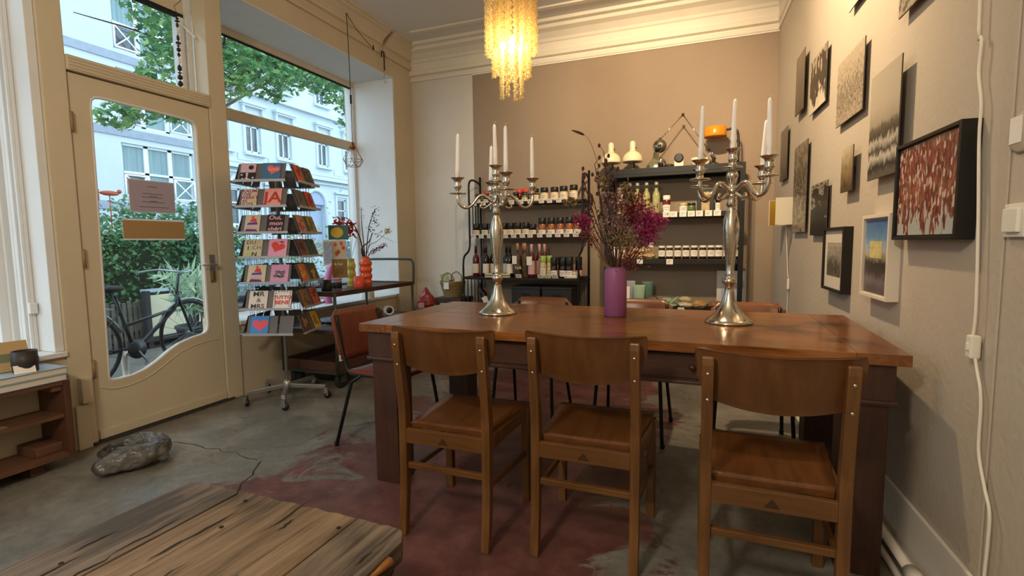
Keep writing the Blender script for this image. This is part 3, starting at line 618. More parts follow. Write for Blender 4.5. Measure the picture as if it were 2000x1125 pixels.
def gen_sh(rng, n): d = rng.normal(size=(n, 3))*np.array([.35, .55, .38]); d[:, 2] = np.clip(d[:, 2]+1.0, .1, 2.2); return d, up(rng, n)
leaves('foliage', sh, [leafmat('pale_shrub_leaf', '#b3b79a', '#8f9b7a'), leafmat('pink_shrub_leaf', '#c9b49f', '#a88d78'), LG[1]], gen_sh, 900, .09)
# ================================================================ dining table
TZ = .785
M_tt = wood('table_top_wood', '#9a6232', '#5f3716', 0, .2, 5, .05, c3='#804c22', lo=.40, hi=.62)
M_tw = wood('table_dark_wood', '#4a2a1a', '#2e1810', 2, .45, 6, .15)
M_twx = wood('table_dark_wood_rail', '#50301d', '#341c12', 0, .45, 6, .15)
tb = thing('dining_table', 'long dark stained wooden dining table with a polished plank top', 'table', (-.452, 2.418, 0), radians(-.9))
HX, HY = 1.0825, .472
bw = .15
for i in range(6):                                              # lengthwise boards between two breadboard ends
    y0 = -HY+i*2*HY/6; MB().box(-HX+bw+.0008, HX-bw-.0008, y0+.0006, y0+2*HY/6-.0006, TZ-.038, TZ-random.uniform(0, .0006)).build('plank', M_tt, tb, .0012, 1)
for s in (-1, 1):
    x0, x1 = (-HX, -HX+bw) if s < 0 else (HX-bw, HX)
    MB().box(x0, x1, -HY, HY, TZ-.038, TZ).build('end_board', wood('table_end_wood', '#8e5a30', '#5a3418', 1, .22, 5, .05), tb, .0015, 1)
for s in (-1, 1):
    MB().box(-HX+.10, HX-.10, s*(HY-.06)-.011, s*(HY-.06)+.011, TZ-.158, TZ-.0385).build('apron', M_twx, tb, .002)
    MB().box(-HX+.14, HX-.14, s*(HY-.06)-.016, s*(HY-.06)+.016, TZ-.170, TZ-.156).build('apron_bead', M_twx, tb, .004)
    MB().box(s*(HX-.08)-.011, s*(HX-.08)+.011, -HY+.1, HY-.1, TZ-.158, TZ-.0385).build('apron', M_tw, tb, .002)
for k, x in enumerate((-.42, .42)):                             # drawers let into the front apron
    d = MB().box(x-.26, x+.26, -HY+.042, -HY+.060, TZ-.145, TZ-.052).build('drawer', M_twx, tb, .003)
    MB().lathe([(0, .03), (.010, .028), (.012, .02), (.006, .012), (.006, 0)], M=Matrix.Translation((x, -HY+.042, TZ-.098)) @ Matrix.Rotation(pi/2, 4, 'X'), n=12).build('knob', M_tw, d)
for sx in (-1, 1):
    for sy in (-1, 1):
        cx_, cy_ = sx*(HX-.112), sy*(HY-.10); h = .066
        lg = MB().box(cx_-h, cx_+h, cy_-h, cy_+h, 0, TZ-.165).build('leg', M_tw, tb, .004)
        MB().box(cx_-h-.012, cx_+h+.012, cy_-h-.012, cy_+h+.012, TZ-.165, TZ-.0385).build('leg_block', M_tw, lg, .003)
        MB().box(cx_-h-.020, cx_+h+.020, cy_-h-.020, cy_+h+.020, TZ-.178, TZ-.160).build('leg_collar', M_tw, lg, .007)
# ================================================================ wooden chairs (camera side)
M_ch = wood('chair_beech_stained', '#785028', '#4f3016', 2, .38, 5, .08, c3='#62401d')
M_chx = wood('chair_beech_rail', '#785028', '#4f3016', 0, .38, 5, .08, c3='#62401d')
M_seat = wood('chair_seat_ply', '#754a24', '#482a12', 1, .32, 4, .06, c3='#60391a')
M_backp = wood('chair_back_ply', '#6b4523', '#4c2f15', 2, .32, 3, .05, c3='#583619')
M_screw = mat('bright_screw', '#d8cfbd', .25, .9)
def make_wood_chair(label, loc_, rz):
    t = thing('wooden_chair', label, 'chair', loc_, rz, 'wooden chairs on the near side of the table')
    W = .180                                                    # half distance between legs
    for s in (-1, 1):
        # rear leg: splays back below the seat, rakes back above it, top rounded
        pth = [(-.235, 0), (-.215, .18), (-.205, .40), (-.205, .50), (-.225, .66), (-.247, .80), (-.25, .825)]
        dp = [.030, .034, .042, .042, .034, .026, .016]
        poly = [(y-d/2, z) for (y, z), d in zip(pth, dp)] + [(y+d/2, z) for (y, z), d in reversed(list(zip(pth, dp)))]
        lg = MB().prism(poly, s*(W-.0)-.0165, s*(W-.0)+.0165, lambda a, b, h: (h, a, b)).build('rear_leg', M_ch, t, .005)
        for y, z in ((-.2585, .775), (-.2455, .695)):
            MB().lathe([(0, .003), (.004, .002), (.005, 0)], M=Matrix.Translation((s*W, y, z)) @ Matrix.Rotation(pi/2, 4, 'X'), n=10).build('screw', M_screw, lg)
        MB().prism([(s*(W+.012)-.017, .19-.017), (s*(W+.012)+.017, .19-.017), (s*(W+.012)+.017, .19+.017), (s*(W+.012)-.017, .19+.017)], 0, .425).build('front_leg', M_ch, t, .004)
        MB().bar((s*(W+.0), -.19, .405), (s*(W+.012), .175, .405), .02, .05).build('side_rail', M_ch, t, .002)
        MB().bar((s*W, -.205, .24), (s*(W+.012), .18, .22), .014, .022).build('side_stretcher', M_ch, t, .003)
    rr = MB().box(-W+.016, W-.016, -.224, -.203, .375, .432).build('rear_rail', M_chx, t, .002)
    MB().prism([(-.022, .386), (.022, .386), (0, .414)], -.2255, -.2242, lambda a, b, h: (a, h, b)).build('maker_mark', mat('stamped_mark', '#3a2110', .6), rr)
    MB().box(-W+.01, W-.01, .178, .198, .375, .425).build('front_rail', M_chx, t, .002)
    MB().box(-W+.015, W-.015, -.218, -.198, .268, .292).build('rear_stretcher', M_chx, t, .004)
    # seat: trapezoid board, slightly dished
    P = []
    for i in range(11):
        v = i/10; y = -.185+.40*v; row = []
        for j in range(11):
            u = j/10*2-1; hw = .168+(.203-.168)*v if v > .06 else .160
            row.append((u*hw, y, .445-.007*(1-u*u)**2*(1-(2*v-1)**2)**1.5))
        P.append(row)
    mb = MB().grid(P); vs = [p for r in P for p in r]
    top = MB(); n = 11
    top.add(vs + [(x, y, .426) for x, y, z in vs], [(i*n+j, i*n+j+1, (i+1)*n+j+1, (i+1)*n+j) for i in range(10) for j in range(10)], True)
    o = n*n; ring = [(0, j) for j in range(10)]+[(i, 10) for i in range(10)]+[(10, j) for j in range(10, 0, -1)]+[(i, 0) for i in range(10, 0, -1)]
    rid = [i*n+j for i, j in ring]
    top.f += [(rid[k], rid[(k+1) % len(rid)], o+rid[(k+1) % len(rid)], o+rid[k]) for k in range(len(rid))]; top.sm += [False]*len(rid)
    top.f.append(tuple(o+r for r in rid)); top.sm.append(False)
    top.build('seat', M_seat, t)
    # curved plywood back: top edge dips a little, lower corners round, bottom edge sags, bowed backwards
    nu, nv = 21, 9; P = []
    for i in range(nv):
        v = i/(nv-1); row = []
        for j in range(nu):
            u = j/(nu-1)*2-1; au = abs(u)
            zt = .842-.012*(1-u*u)-.05*max(0, au-.92)**2*100*.10; zb = .662+.040*u*u + (.06*max(0, au-.86)/.14)
            z = zb+(zt-zb)*v
            hw = .217 - .006*(1-v) - .010*max(0, v-.9)*10*.5
            y = -.222-.030*((z-.66)/.18)+.012 - .024*(1-u*u) + .020
            row.append((u*hw, y, z))
        P.append(row)
    th = .011; vs = [p for r in P for p in r]; mb = MB(); N_ = nu*nv
    mb.add(vs+[(x, y+th, z) for x, y, z in vs], [(i*nu+j, i*nu+j+1, (i+1)*nu+j+1, (i+1)*nu+j) for i in range(nv-1) for j in range(nu-1)]+[(N_+i*nu+j, N_+(i+1)*nu+j, N_+(i+1)*nu+j+1, N_+i*nu+j+1) for i in range(nv-1) for j in range(nu-1)], True)
    ring = [(0, j) for j in range(nu-1)]+[(i, nu-1) for i in range(nv-1)]+[(nv-1, j) for j in range(nu-1, 0, -1)]+[(i, 0) for i in range(nv-1, 0, -1)]; rid = [i*nu+j for i, j in ring]
    mb.f += [(rid[k], rid[(k+1) % len(rid)], N_+rid[(k+1) % len(rid)], N_+rid[k]) for k in range(len(rid))]; mb.sm += [False]*len(rid)
    mb.build('backrest', M_backp, t, .003)
    return t
c1 = make_wood_chair('brown wooden chair nearest the door post, left of the three at the table front', (-.930, 1.880, 0), radians(0))
c2 = dup(c1, (-.390, 1.925, 0), radians(-.5), 'brown wooden chair in the middle of the three at the table front')
c3 = dup(c1, (.197, 1.79, 0), radians(-1), 'brown wooden chair nearest the right wall, right of the three at the table front')
# ================================================================ tubular school chairs
M_tub = mat('black_steel_tube', '#23282a', .4, .5)
M_red = wood('red_brown_ply', '#7d4028', '#5c2a1a', 2, .3, 3, .03)
M_redb = wood('orange_brown_ply', '#8c5530', '#6a3c1e', 0, .3, 3, .03)
def make_tube_chair(name, label, loc_, rz, m, grp=None):
    """front is +y; seat and back plywood, two bent tube side frames"""
    t = thing(name, label, 'chair', loc_, rz, grp)
    for s in (-1, 1):
        x = s*.17
        MB().tube(smooth_pts([(x*1.18, .22, 0), (x*1.05, .17, .38), (x, .14, .425), (x, .05, .432), (x, -.12, .43), (x, -.165, .46), (x, -.20, .58), (x, -.235, .76)], 4), .0105, 8).build('side_tube', M_tub, t)
        MB().tube([(x, -.06, .428), (x*1.04, -.13, .38), (x*1.2, -.24, 0)], .0105, 8).build('rear_leg', M_tub, t)
        for y in (.22, -.24): MB().lathe([(.0125, 0), (.0135, .02), (.011, .025)], c=(x*1.19, y, 0), n=10).build('foot_cap', mat('black_rubber', '#17191a', .7), t)
    MB().tube([(-.17, .10, .43), (.17, .10, .43)], .009, 8).build('cross_tube', M_tub, t)
    P = []; n = 9
    vs = []
    for zoff in (0, -.011):
        for i in range(n):
            for j in range(n):
                v = i/(n-1)*2-1; u = j/(n-1)*2-1; k = 1-.10*max(0, abs(v)-.7)/.3*abs(u)
                vs.append((u*.195*k, .03+v*.19*(1-.06*max(0, abs(u)-.7)/.3), .453+zoff-.008*(1-u*u)*(v < .6)-.012*max(0, v-.5)**2*4))
    N_ = n*n; fs = [(i*n+j, i*n+j+1, (i+1)*n+j+1, (i+1)*n+j) for i in range(n-1) for j in range(n-1)]
    fs += [tuple(N_+q for q in f[::-1]) for f in fs]; ring = [j for j in range(n-1)]+[i*n+n-1 for i in range(n-1)]+[(n-1)*n+j for j in range(n-1, 0, -1)]+[i*n for i in range(n-1, 0, -1)]
    mb = MB().add(vs, fs, True); mb.f += [(ring[k], ring[(k+1) % len(ring)], N_+ring[(k+1) % len(ring)], N_+ring[k]) for k in range(len(ring))]; mb.sm += [False]*len(ring); mb.build('seat', m, t)
    vs = []; nu, nv = 13, 9
    for off in (0, .010):
        for i in range(nv):
            for j in range(nu):
                v = i/(nv-1); u = j/(nu-1)*2-1; c = max(0, abs(u)-.8)/.2; e = max(0, abs(v-.5)-.36)/.14
                z = .50+.285*v - (.035*c*c if v > .5 else -.035*c*c)*e; hw = .205*(1-.0*e)
                y = -.178-.075*v-.024*(1-u*u)+off; vs.append((u*hw*(1-.06*e*e), y, z))
    N_ = nu*nv; fs = [(i*nu+j, i*nu+j+1, (i+1)*nu+j+1, (i+1)*nu+j) for i in range(nv-1) for j in range(nu-1)]; fs += [tuple(N_+q for q in f[::-1]) for f in fs]
    ring = [j for j in range(nu-1)]+[i*nu+nu-1 for i in range(nv-1)]+[(nv-1)*nu+j for j in range(nu-1, 0, -1)]+[i*nu for i in range(nv-1, 0, -1)]
    mb = MB().add(vs, fs, True); mb.f += [(ring[k], ring[(k+1) % len(ring)], N_+ring[(k+1) % len(ring)], N_+ring[k]) for k in range(len(ring))]; mb.sm += [False]*len(ring); mb.build('backrest', m, t)
    return t
make_tube_chair('school_chair', 'red brown plywood chair with steel tube frame at the left end of the table', (-1.715, 2.45, 0), radians(-97), M_red)
f1 = make_tube_chair('school_chair', 'plywood tube chair behind the table, its back showing right of the left candelabrum', (-1.03, 3.02, 0), radians(180), M_redb, 'tube chairs on the far side of the table')
dup(f1, (-.40, 3.08, 0), radians(178), 'plywood tube chair behind the table, hidden behind the purple vase')
dup(f1, (.245, 3.06, 0), radians(181), 'plywood tube chair behind the table, behind the right candelabrum')
# ================================================================ candelabra
M_silv = mat('polished_silver', '#cfc8b8', .16, 1., bump=.03, bs=60)
M_wax = mat('white_wax', '#f7f2ea', .4); M_wick = mat('wick', '#cfc6b5', .8)
def candelabrum(label, loc_, rots, rz0, candle_labels):
    t = thing('candelabrum', label, 'candelabrum', loc_, 0, 'silver candelabra on the table'); KZ = .885; t.scale = (1, 1, KZ)
    prof = [(0, 0), (.100, 0), (.103, .004), (.100, .012), (.088, .022), (.062, .048), (.040, .085), (.028, .125), (.021, .165), (.019, .19), (.024, .198), (.030, .206), (.029, .222), (.022, .232), (.017, .240), (.021, .246), (.016, .256), (.019, .30), (.027, .38), (.034, .45), (.036, .49), (.031, .53), (.022, .565), (.016, .585), (.018, .592), (.024, .60), (.018, .618), (.022, .64), (.024, .648), (.016, .655)]
    MB().lathe(prof, n=28).build('stem', M_silv, t)
    MB().lathe([(.016, .650), (.022, .66), (.022, .675), (.016, .685), (.014, .70), (.019, .72), (.026, .74), (.024, .755), (.014, .77), (.010, .785), (.016, .79), (.018, .80), (.012, .81), (.012, .825)], n=20).build('finial_column', M_silv, t)
    def cup(M, par, nm='candle_cup'):
        MB().lathe([(.0, 0), (.042, .002), (.044, .005), (.040, .008), (.010, .010), (.009, .022), (.017, .034), (.021, .044), (.018, .058), (.016, .066), (.020, .082), (.034, .094), (.036, .097), (.030, .098), (.016, .090), (.012, .082), (0, .082)], n=22, M=M).build(nm, M_silv, par)
    HC = .82
    cup(Matrix.Translation((0, 0, HC-.04)), t)
    pos = [(0, 0, HC-.04+.083)]
    for a in rots:
        a = radians(a); d = Vector((cos(a), sin(a), 0))
        pr = [(.018, .665), (.045, .690), (.070, .705), (.095, .692), (.120, .655), (.150, .632), (.178, .640), (.195, .668), (.199, .700), (.199, .715)]
        rr = [.011, .010, .0095, .009, .009, .009, .009, .009, .008, .007]
        P = smooth_pts([d*r+Vector((0, 0, z)) for r, z in pr], 3); R_ = [rr[min(int(i/3), 9)] for i in range(len(P))]
        arm = MB().tube(P, R_, 8).build('arm', M_silv, t)
        sc = [(.02, .66), (.045, .64), (.066, .628), (.082, .636), (.080, .650), (.070, .650)]
        MB().tube(smooth_pts([d*r+Vector((0, 0, z)) for r, z in sc], 3), [.008-.004*i/15 for i in range(16)], 6).build('scroll', M_silv, arm)
        cup(Matrix.Translation(d*.199+Vector((0, 0, .710))), t); p = d*.199+Vector((0, 0, .793)); pos.append(tuple(p))
    for (x, y, z), (lb, h, lean) in zip(pos, candle_labels):
        cn = thing('taper_candle', lb, 'candle', (loc_[0]+x, loc_[1]+y, loc_[2]+z*KZ), 0, 'white taper candles')
        lx, ly = lean; mb = MB().tube([(lx*q*h, ly*q*h, q*h) for q in (0, .25, .5, .75, .94, .985, 1.0)], [.0125, .0115, .0105, .0093, .0085, .006, .0025], 14); mb.build('wax', M_wax, cn)
        MB().tube([(lx*h, ly*h, h-.003), (lx*h+.002, ly*h, h+.008), (lx*h+.010, ly*h, h+.014)], .0011, 5).build('wick', M_wick, cn)
    return t
# arm order: left, right, back-left, front-right
candelabrum('tall silver five arm candelabrum left of the purple vase', (-1.03, 2.465, TZ), (205, 35, 121, 307), 0,
    [('white taper in the top cup of the left candelabrum', .222, (-.02, 0)), ('white taper on the outer left arm of the left candelabrum', .235, (.03, 0)), ('white taper on the right arm of the left candelabrum, nearest the vase', .225, (-.01, 0)), ('white taper on the rear arm of the left candelabrum', .21, (.03, 0)), ('white taper on the front arm of the left candelabrum', .232, (.0, 0))])
candelabrum('tall silver five arm candelabrum right of the purple vase', (.103, 2.475, TZ), (228, 48, 134, 311), 0,
    [('white taper in the top cup of the right candelabrum', .225, (.02, 0)), ('white taper on the front left arm of the right candelabrum', .235, (.03, 0)), ('white taper on the rear right arm of the right candelabrum', .215, (.05, 0)), ('white taper on the rear left arm of the right candelabrum', .21, (.03, 0)), ('white taper on the front right arm of the right candelabrum', .24, (-.02, 0))])
# ================================================================ purple vase and dried bouquet
M_purple = mat('mauve_glaze', '#92557f', .45)
vz = (-.42, 2.542, TZ)
n = 56; mb = MB(); prof = [(0, 0, 0), (.050, 0, 0), (.054, .004, 1), (.054, .225, 1), (.050, .238, .6), (.040, .247, .1), (.036, .248, 0), (.036, .235, 0), (.034, .10, 0), (0, .10, 0)]
vs = []
for r, z, k in prof:
    for j in range(n): a = 2*pi*j/n; rr = r*(1+(.022*k if j % 2 else -.012*k)); vs.append((rr*cos(a), rr*sin(a), z))
mb.add(vs, [(i*n+j, i*n+(j+1) % n, (i+1)*n+(j+1) % n, (i+1)*n+j) for i in range(len(prof)-1) for j in range(n)], True)
tag(mb.build('ribbed_vase', M_purple), 'ribbed mauve cylinder vase between the two candelabra', 'vase').location = vz
bq = thing('dried_bouquet', 'dried flower bouquet with magenta blossom, seed heads and brown stalks in the mauve vase', 'dried flowers', (vz[0], vz[1], TZ+.11))
M_stalk = mat('dry_brown_stalk', '#4a3322', .8, var=.3, vs=20); M_stalk2 = mat('dry_green_stalk', '#6b6338', .8); M_mag = mat('magenta_blossom', '#b83a72', .7, col2='#8f2a5c', vs=30)
M_rust = mat('rust_blossom', '#9b4a35', .75, col2='#7a2f3b', vs=30); M_pod = mat('dark_seed_head', '#4d2a20', .8); M_straw = mat('straw_tuft', '#8f7a58', .9, col2='#a08a6c', vs=30); M_lil = mat('pale_pink_blossom', '#b58c8c', .8, col2='#8f6f6a', vs=30)
def stalk(pts, r, m, name='stalk'): return MB().tube(smooth_pts(pts, 4), [r*(1-.55*i/(4*(len(pts)-1))) for i in range(4*(len(pts)-1)+1)], 5).build(name, m, bq)
def tips(name, par, m, pts, size, spread, per, seed):
    rng = random.Random(seed); mb = MB()
    for p in pts:
        for _ in range(per):
            c = Vector(p)+Vector((rng.gauss(0, spread), rng.gauss(0, spread), rng.gauss(0, spread*.8))); s = size*rng.uniform(.6, 1.3)
            d = Vector((rng.gauss(0, 1), rng.gauss(0, 1), rng.gauss(.4, 1))).normalized(); u, v = basis(d)
            mb.add([c, c+d*s+u*s*.45, c+d*s*1.7, c+d*s-u*s*.45, c+d*s+v*s*.4], [(0, 1, 2), (0, 2, 3), (0, 4, 2)])
    o = mb.build(name, m, par); o['kind'] = 'stuff'; return o
# tall thin grass ear leaning left
s_ = stalk([(-.01, 0, 0), (-.05, .02, .3), (-.09, .02, .62), (-.13, .0, .76), (-.165, 0, .80)], .003, M_straw)
MB().tube(smooth_pts([(-.160, 0, .797), (-.19, 0, .812), (-.225, 0, .826)], 3), [.003, .006, .007, .007, .006, .004, .002], 6).build('ear', M_pod, s_)
# dark branching stalks with small pods on the left
rng = random.Random(3)
for k, (tx, tz) in enumerate([(-.165, .60), (-.12, .66), (-.10, .58), (-.075, .72), (-.045, .64), (-.15, .50), (-.06, .56), (-.10, .47), (.0, .60)]):
    y = rng.uniform(-.06, .08); s_ = stalk([(rng.uniform(-.02, .02), 0, 0), (tx*.25, y*.3, .22), (tx*.6, y*.7, tz*.62), (tx, y, tz)], .0045, M_stalk)
    pd = MB()
    for q in range(5):
        b = Vector((tx*.75, y*.8, tz*.78)).lerp(Vector((tx, y, tz)), q/4); e = b+Vector((rng.uniform(-.03, .03), rng.uniform(-.02, .02), rng.uniform(.01, .035)))
        pd.tube([b, e], .0014, 4); pd.sphere(e, .0075, 7, 5, (1, 1, 1.5))
    pd.build('seed_heads', M_pod, s_)
# broad seed head (scabious) discs
for (x, y, z, r) in ((-.065, -.02, .555, .024), (.06, -.06, .50, .02), (-.22, -.03, .46, .022)):
    s_ = stalk([(.0, 0, 0), (x*.3, y*.4, .2), (x, y, z)], .003, M_stalk2)
    tips('seed_tuft', s_, M_straw, [(x, y, z+.005)], .014, r*.5, 90, int(z*1000))
# magenta masses on the right, a dark one on the left
for seed, (x, y, z, sp, m, per) in enumerate([(.13, .0, .40, .030, M_mag, 150), (.165, .02, .36, .026, M_mag, 120), (.12, -.02, .33, .030, M_mag, 120), (.10, .02, .455, .030, M_rust, 130), (.15, .0, .30, .022, M_mag, 80), (.19, 0, .32, .024, M_mag, 60), (.13, .02, .25, .022, M_mag, 60),
        (.06, .03, .40, .035, M_rust, 120), (-.155, 0, .38, .022, M_mag, 110), (-.16, .01, .33, .018, M_mag, 70), (-.12, -.01, .27, .02, M_rust, 50), (.02, -.02, .36, .03, M_lil, 110), (.0, .03, .42, .032, M_lil, 110), (.06, -.04, .30, .03, M_straw, 110), (.03, -.03, .25, .03, M_straw, 90), (.08, -.02, .20, .03, M_rust, 70), (.0, 0, .47, .03, M_lil, 70), (.06, .0, .48, .012, M_straw, 50)]):
    s_ = stalk([(rng.uniform(-.02, .02), rng.uniform(-.02, .02), 0), (x*.35, y*.5, z*.5), (x*.8, y, z*.85), (x, y, z)], .003, M_stalk if seed % 2 else M_rust)
    tips('blossom', s_, m, [(x, y, z), (x+rng.gauss(0, sp), y+rng.gauss(0, sp), z+rng.gauss(0, sp))], .011, sp, per, 40+seed)
# tall furry spike
s_ = stalk([(.0, .02, 0), (.03, .03, .3), (.045, .03, .53)], .004, M_stalk2); tips('spike', s_, M_straw, [(.03+.018*q/9, .03, .36+.19*q/9) for q in range(10)], .010, .007, 16, 9)
# leaves near the rim
for (x, z, a) in ((-.10, .17, .1), (-.07, .12, -.1)):
    MB().grid([[(x*q+.012*w*sin(pi*q), a*.3*q+.002*w, .10+z*q*.6) for w in (-1, 0, 1)] for q in [i/6 for i in range(7)]]).build('dry_leaf', M_stalk2, bq)
# ================================================================ jars, bottles and tags: helpers
ORD = ['leftmost', 'second', 'third', 'fourth', 'fifth', 'sixth', 'seventh', 'eighth', 'ninth', 'tenth', 'eleventh', 'twelfth', 'thirteenth', 'fourteenth']
def nth(i, what, where): return ('leftmost %s, %s' % (what, where)) if i == 0 else '%s %s from left, %s' % (ORD[i], what, where)
M_black = mat('black_lacquer_metal', '#0d0e0f', .5, .1); M_lid = mat('black_lid', '#1d1c1b', .4); M_paper = mat('cream_paper', '#e3d6bd', .8); M_paperw = mat('white_paper', '#ece6da', .8)
M_ink = mat('dark_ink', '#3c3630', .8)
def jar(name, label, p, r, h, glass, lid, lab=None, lidh=.25, labz=(.12, .62), group=None, cat='jar', n=14, sq=False):
    t = thing(name, label, cat, p, 0, group); hb = h*(1-lidh)
    MB().lathe([(0, 0), (r*.93, 0), (r, r*.1), (r, hb*.86), (r*.86, hb*.97), (r*.84, hb)], n=n).build('glass_body', glass, t)
    MB().lathe([(r*.92, hb), (r*.95, hb+.002), (r*.95, h-.003), (r*.88, h), (0, h)], n=n).build('lid', lid, t)
    if lab is not None:
        k = 9; vs = []
        for z in labz:
            for j in range(k): a = -pi/2+radians(-75+150*j/(k-1)); vs.append((1.012*r*cos(a), 1.012*r*sin(a), hb*z))
        l = MB().add(vs, [(j, j+1, k+j+1, k+j) for j in range(k-1)], True).build('paper_label', lab, t)
        z0 = hb*labz[0]; dz = hb*(labz[1]-labz[0])
        mb = MB()
        for q, (w_, f) in enumerate(((.55, .68), (.38, .40))):
            vs = []
            for z in (z0+dz*f-.0018, z0+dz*f+.0018):
                for j in range(5): a = -pi/2+w_*(j/4*2-1); vs.append((1.022*r*cos(a), 1.022*r*sin(a), z))
            mb.add(vs, [(j, j+1, 6+j, 5+j) for j in range(4)])
        mb.build('label_print', M_ink, l)
    return t
def bottle(name, label, p, r, h, glass, cap, lab=None, caph=.24, group=None, labz=(.12, .42), cat='bottle', neck=.36):
    t = thing(name, label, cat, p, 0, group)
    MB().lathe([(0, 0), (r*.95, 0), (r, r*.1), (r, h*.58), (r*.75, h*.66), (r*neck, h*.73), (r*neck, h*.80)], n=16).build('glass_body', glass, t)
    MB().lathe([(r*neck*1.12, h*(1-caph)), (r*neck*1.12, h*.985), (r*neck*.9, h), (0, h)], n=12).build('capsule', cap, t)
    if lab is not None:
        k = 9; vs = []
        for z in labz:
            for j in range(k): a = -pi/2+radians(-75+150*j/(k-1)); vs.append((1.012*r*cos(a), 1.012*r*sin(a), h*z))
        MB().add(vs, [(j, j+1, k+j+1, k+j) for j in range(k-1)], True).build('paper_label', lab, t)
    return t
def price_tag(label, p, w_=.062, h=.044, tilt=35, group=None, shear=0.):
    t = thing('price_tag', label, 'price tag', p, 0, group); Mx = Matrix.Rotation(radians(-tilt), 4, 'X')
    MB().box(-w_/2, w_/2, -.001, .001, 0, h).build('card', M_paperw, t, M=Mx)
    mb = MB()
    for i in range(3): mb.box(-w_*.34, w_*(.30-.14*i), -.0016, -.0011, h*(.68-.2*i), h*(.68-.2*i)+.0022)
    mb.build('writing', M_ink, t, M=Mx); return t
# ================================================================ baker's rack on the left
lr = thing('metal_rack', 'black metal shelf rack with curved sides holding jars and wine, left on the back wall', 'shelf rack', (-1.79, 5.08, 0))
LX = .628
for s in (-1, 1):
    x = s*LX
    MB().tube([(x, .24, 0), (x, .24, 1.905)], .0115, 8).build('rear_post', M_black, lr)
    MB().tube(smooth_pts([(x, -.23, 0), (x, -.23, .78), (x, -.23, .93), (x, -.20, 1.02), (x, -.10, 1.07), (x, -.06, 1.14), (x, -.06, 1.24), (x, -.06, 1.62), (x, -.06, 1.77), (x, -.03, 1.83), (x, .05, 1.85), (x, .15, 1.84), (x, .24, 1.82)], 4), .011, 8).build('curved_side', M_black, lr)
    for z in (1.235, 1.585): MB().tube([(x, -.06, z), (x, .24, z)], .008, 6).build('side_rail', M_black, lr)
    for z in (.795, .10): MB().tube([(x, -.23, z), (x, .24, z)], .008, 6).build('side_rail', M_black, lr)
    for y in (.03, .10, .17): MB().tube([(x, y, 1.235), (x, y, 1.585)], .006, 6).build('side_spindle', M_black, lr)
    for y in (-.13, -.04, .05, .14): MB().tube([(x, y, .10), (x, y, .795)], .006, 6).build('side_spindle', M_black, lr)
M_shelf = mat('dark_shelf_board', '#131211', .55)
for z, y0 in ((1.585, -.06), (1.238, -.06), (.797, -.23), (.46, -.23)):
    MB().box(-LX+.012, LX-.012, y0, .235, z-.022, z).build('shelf', M_shelf, lr, .002)
SA, SB, SC = 1.586, 1.239, .798; YJ = 5.10
G1 = 'jars on the top shelf of the left rack'
M_gl_pale = mat('pale_spread', '#cdb98f', .2); M_gl_grn = mat('green_pesto_glass', '#5c6b3c', .15); M_gl_dark = mat('dark_jam_glass', '#2c1a14', .12); M_gl_red = mat('red_chutney_glass', '#6b1f18', .15); M_orlid = mat('bright_red_lid', '#d8452c', .4)
for i, x in enumerate((-2.34, -2.245, -2.14, -1.90, -1.80)):
    jar('small_jar', nth(i, 'small black lidded jar', 'on the top shelf of the left rack'), (x, 5.09, SA), .033, .105, (M_gl_grn, M_gl_dark)[i % 2], M_lid, M_paper, .3, group=G1)
for i, x in enumerate((-2.30, -2.20, -1.92, -1.845)):
    jar('red_lidded_jar', nth(i, 'jar with bright red lid', 'at the back of the top rack shelf'), (x+.02, 5.20, SA), .036, .148, M_gl_red, M_orlid, None, .30, group='red lidded jars on the top rack shelf')
for i, x in enumerate((-1.687, -1.585, -1.475, -1.378, -1.272)):
    jar('wide_jar', nth(i, 'wide black lidded jar', 'right of the top rack shelf'), (x, YJ, SA), .043, (.135, .14, .14, .145, .152)[i], M_gl_pale, M_lid, M_paper, .36, (.15, .8), group=G1)
for i, x in enumerate((-2.351, -2.242, -1.917, -1.814, -1.712, -1.589, -1.502, -1.404, -1.297)): price_tag(nth(i, 'price tag', 'along the top edge of the left rack'), (x, 5.012, SA-.025), .055, .045, -20, 'price tags on the left rack')
for i, x in enumerate((-2.365, -2.263, -2.172, -2.04, -1.962, -1.88, -1.79, -1.712)):
    jar('flat_jar', nth(i, 'flat black lidded jar', 'middle shelf of the left rack'), (x, 5.09, SB), .040, .132 if i < 7 else .11, M_gl_dark, M_lid, M_paper, .45, (.1, .85), group='flat jars on the middle shelf of the left rack')
M_gl_fruit = mat('orange_fruit_preserve', '#b0703c', .2, col2='#7b3a24', vs=40)
for i, x in enumerate((-1.611, -1.51, -1.416, -1.318, -1.228)):
    jar('preserve_jar', nth(i, 'orange preserve jar with black cap', 'right of middle rack shelf'), (x, YJ, SB), .041, .175, M_gl_fruit, M_lid, M_paperw, .36, (.05, .45), group='preserve jars on the middle rack shelf')
for i, x in enumerate((-2.364, -2.273, -2.176, -1.992, -1.898, -1.801, -1.715, -1.609, -1.509, -1.416, -1.325, -1.229)): price_tag(nth(i, 'price tag', 'middle shelf edge of the left rack'), (x, 5.012, SB-.028), .058, .045, -20, 'price tags on the left rack')
M_wine = mat('dark_wine_glass', '#17110f', .08); M_rose = mat('red_wine_glass', '#5a1719', .08); M_cb = mat('blue_black_foil', '#20222e', .4); M_cr = mat('wine_red_foil', '#4a1a1c', .4); M_co = mat('orange_foil', '#d08a62', .45); M_cp = mat('pink_foil', '#d9a59a', .45); M_pinkl = mat('pink_label', '#d6a9a4', .7); M_beerl = mat('printed_gold_label', '#6d5432', .6, col2='#2c2016', vs=25)
GB = 'bottles on the lower shelf of the left rack'
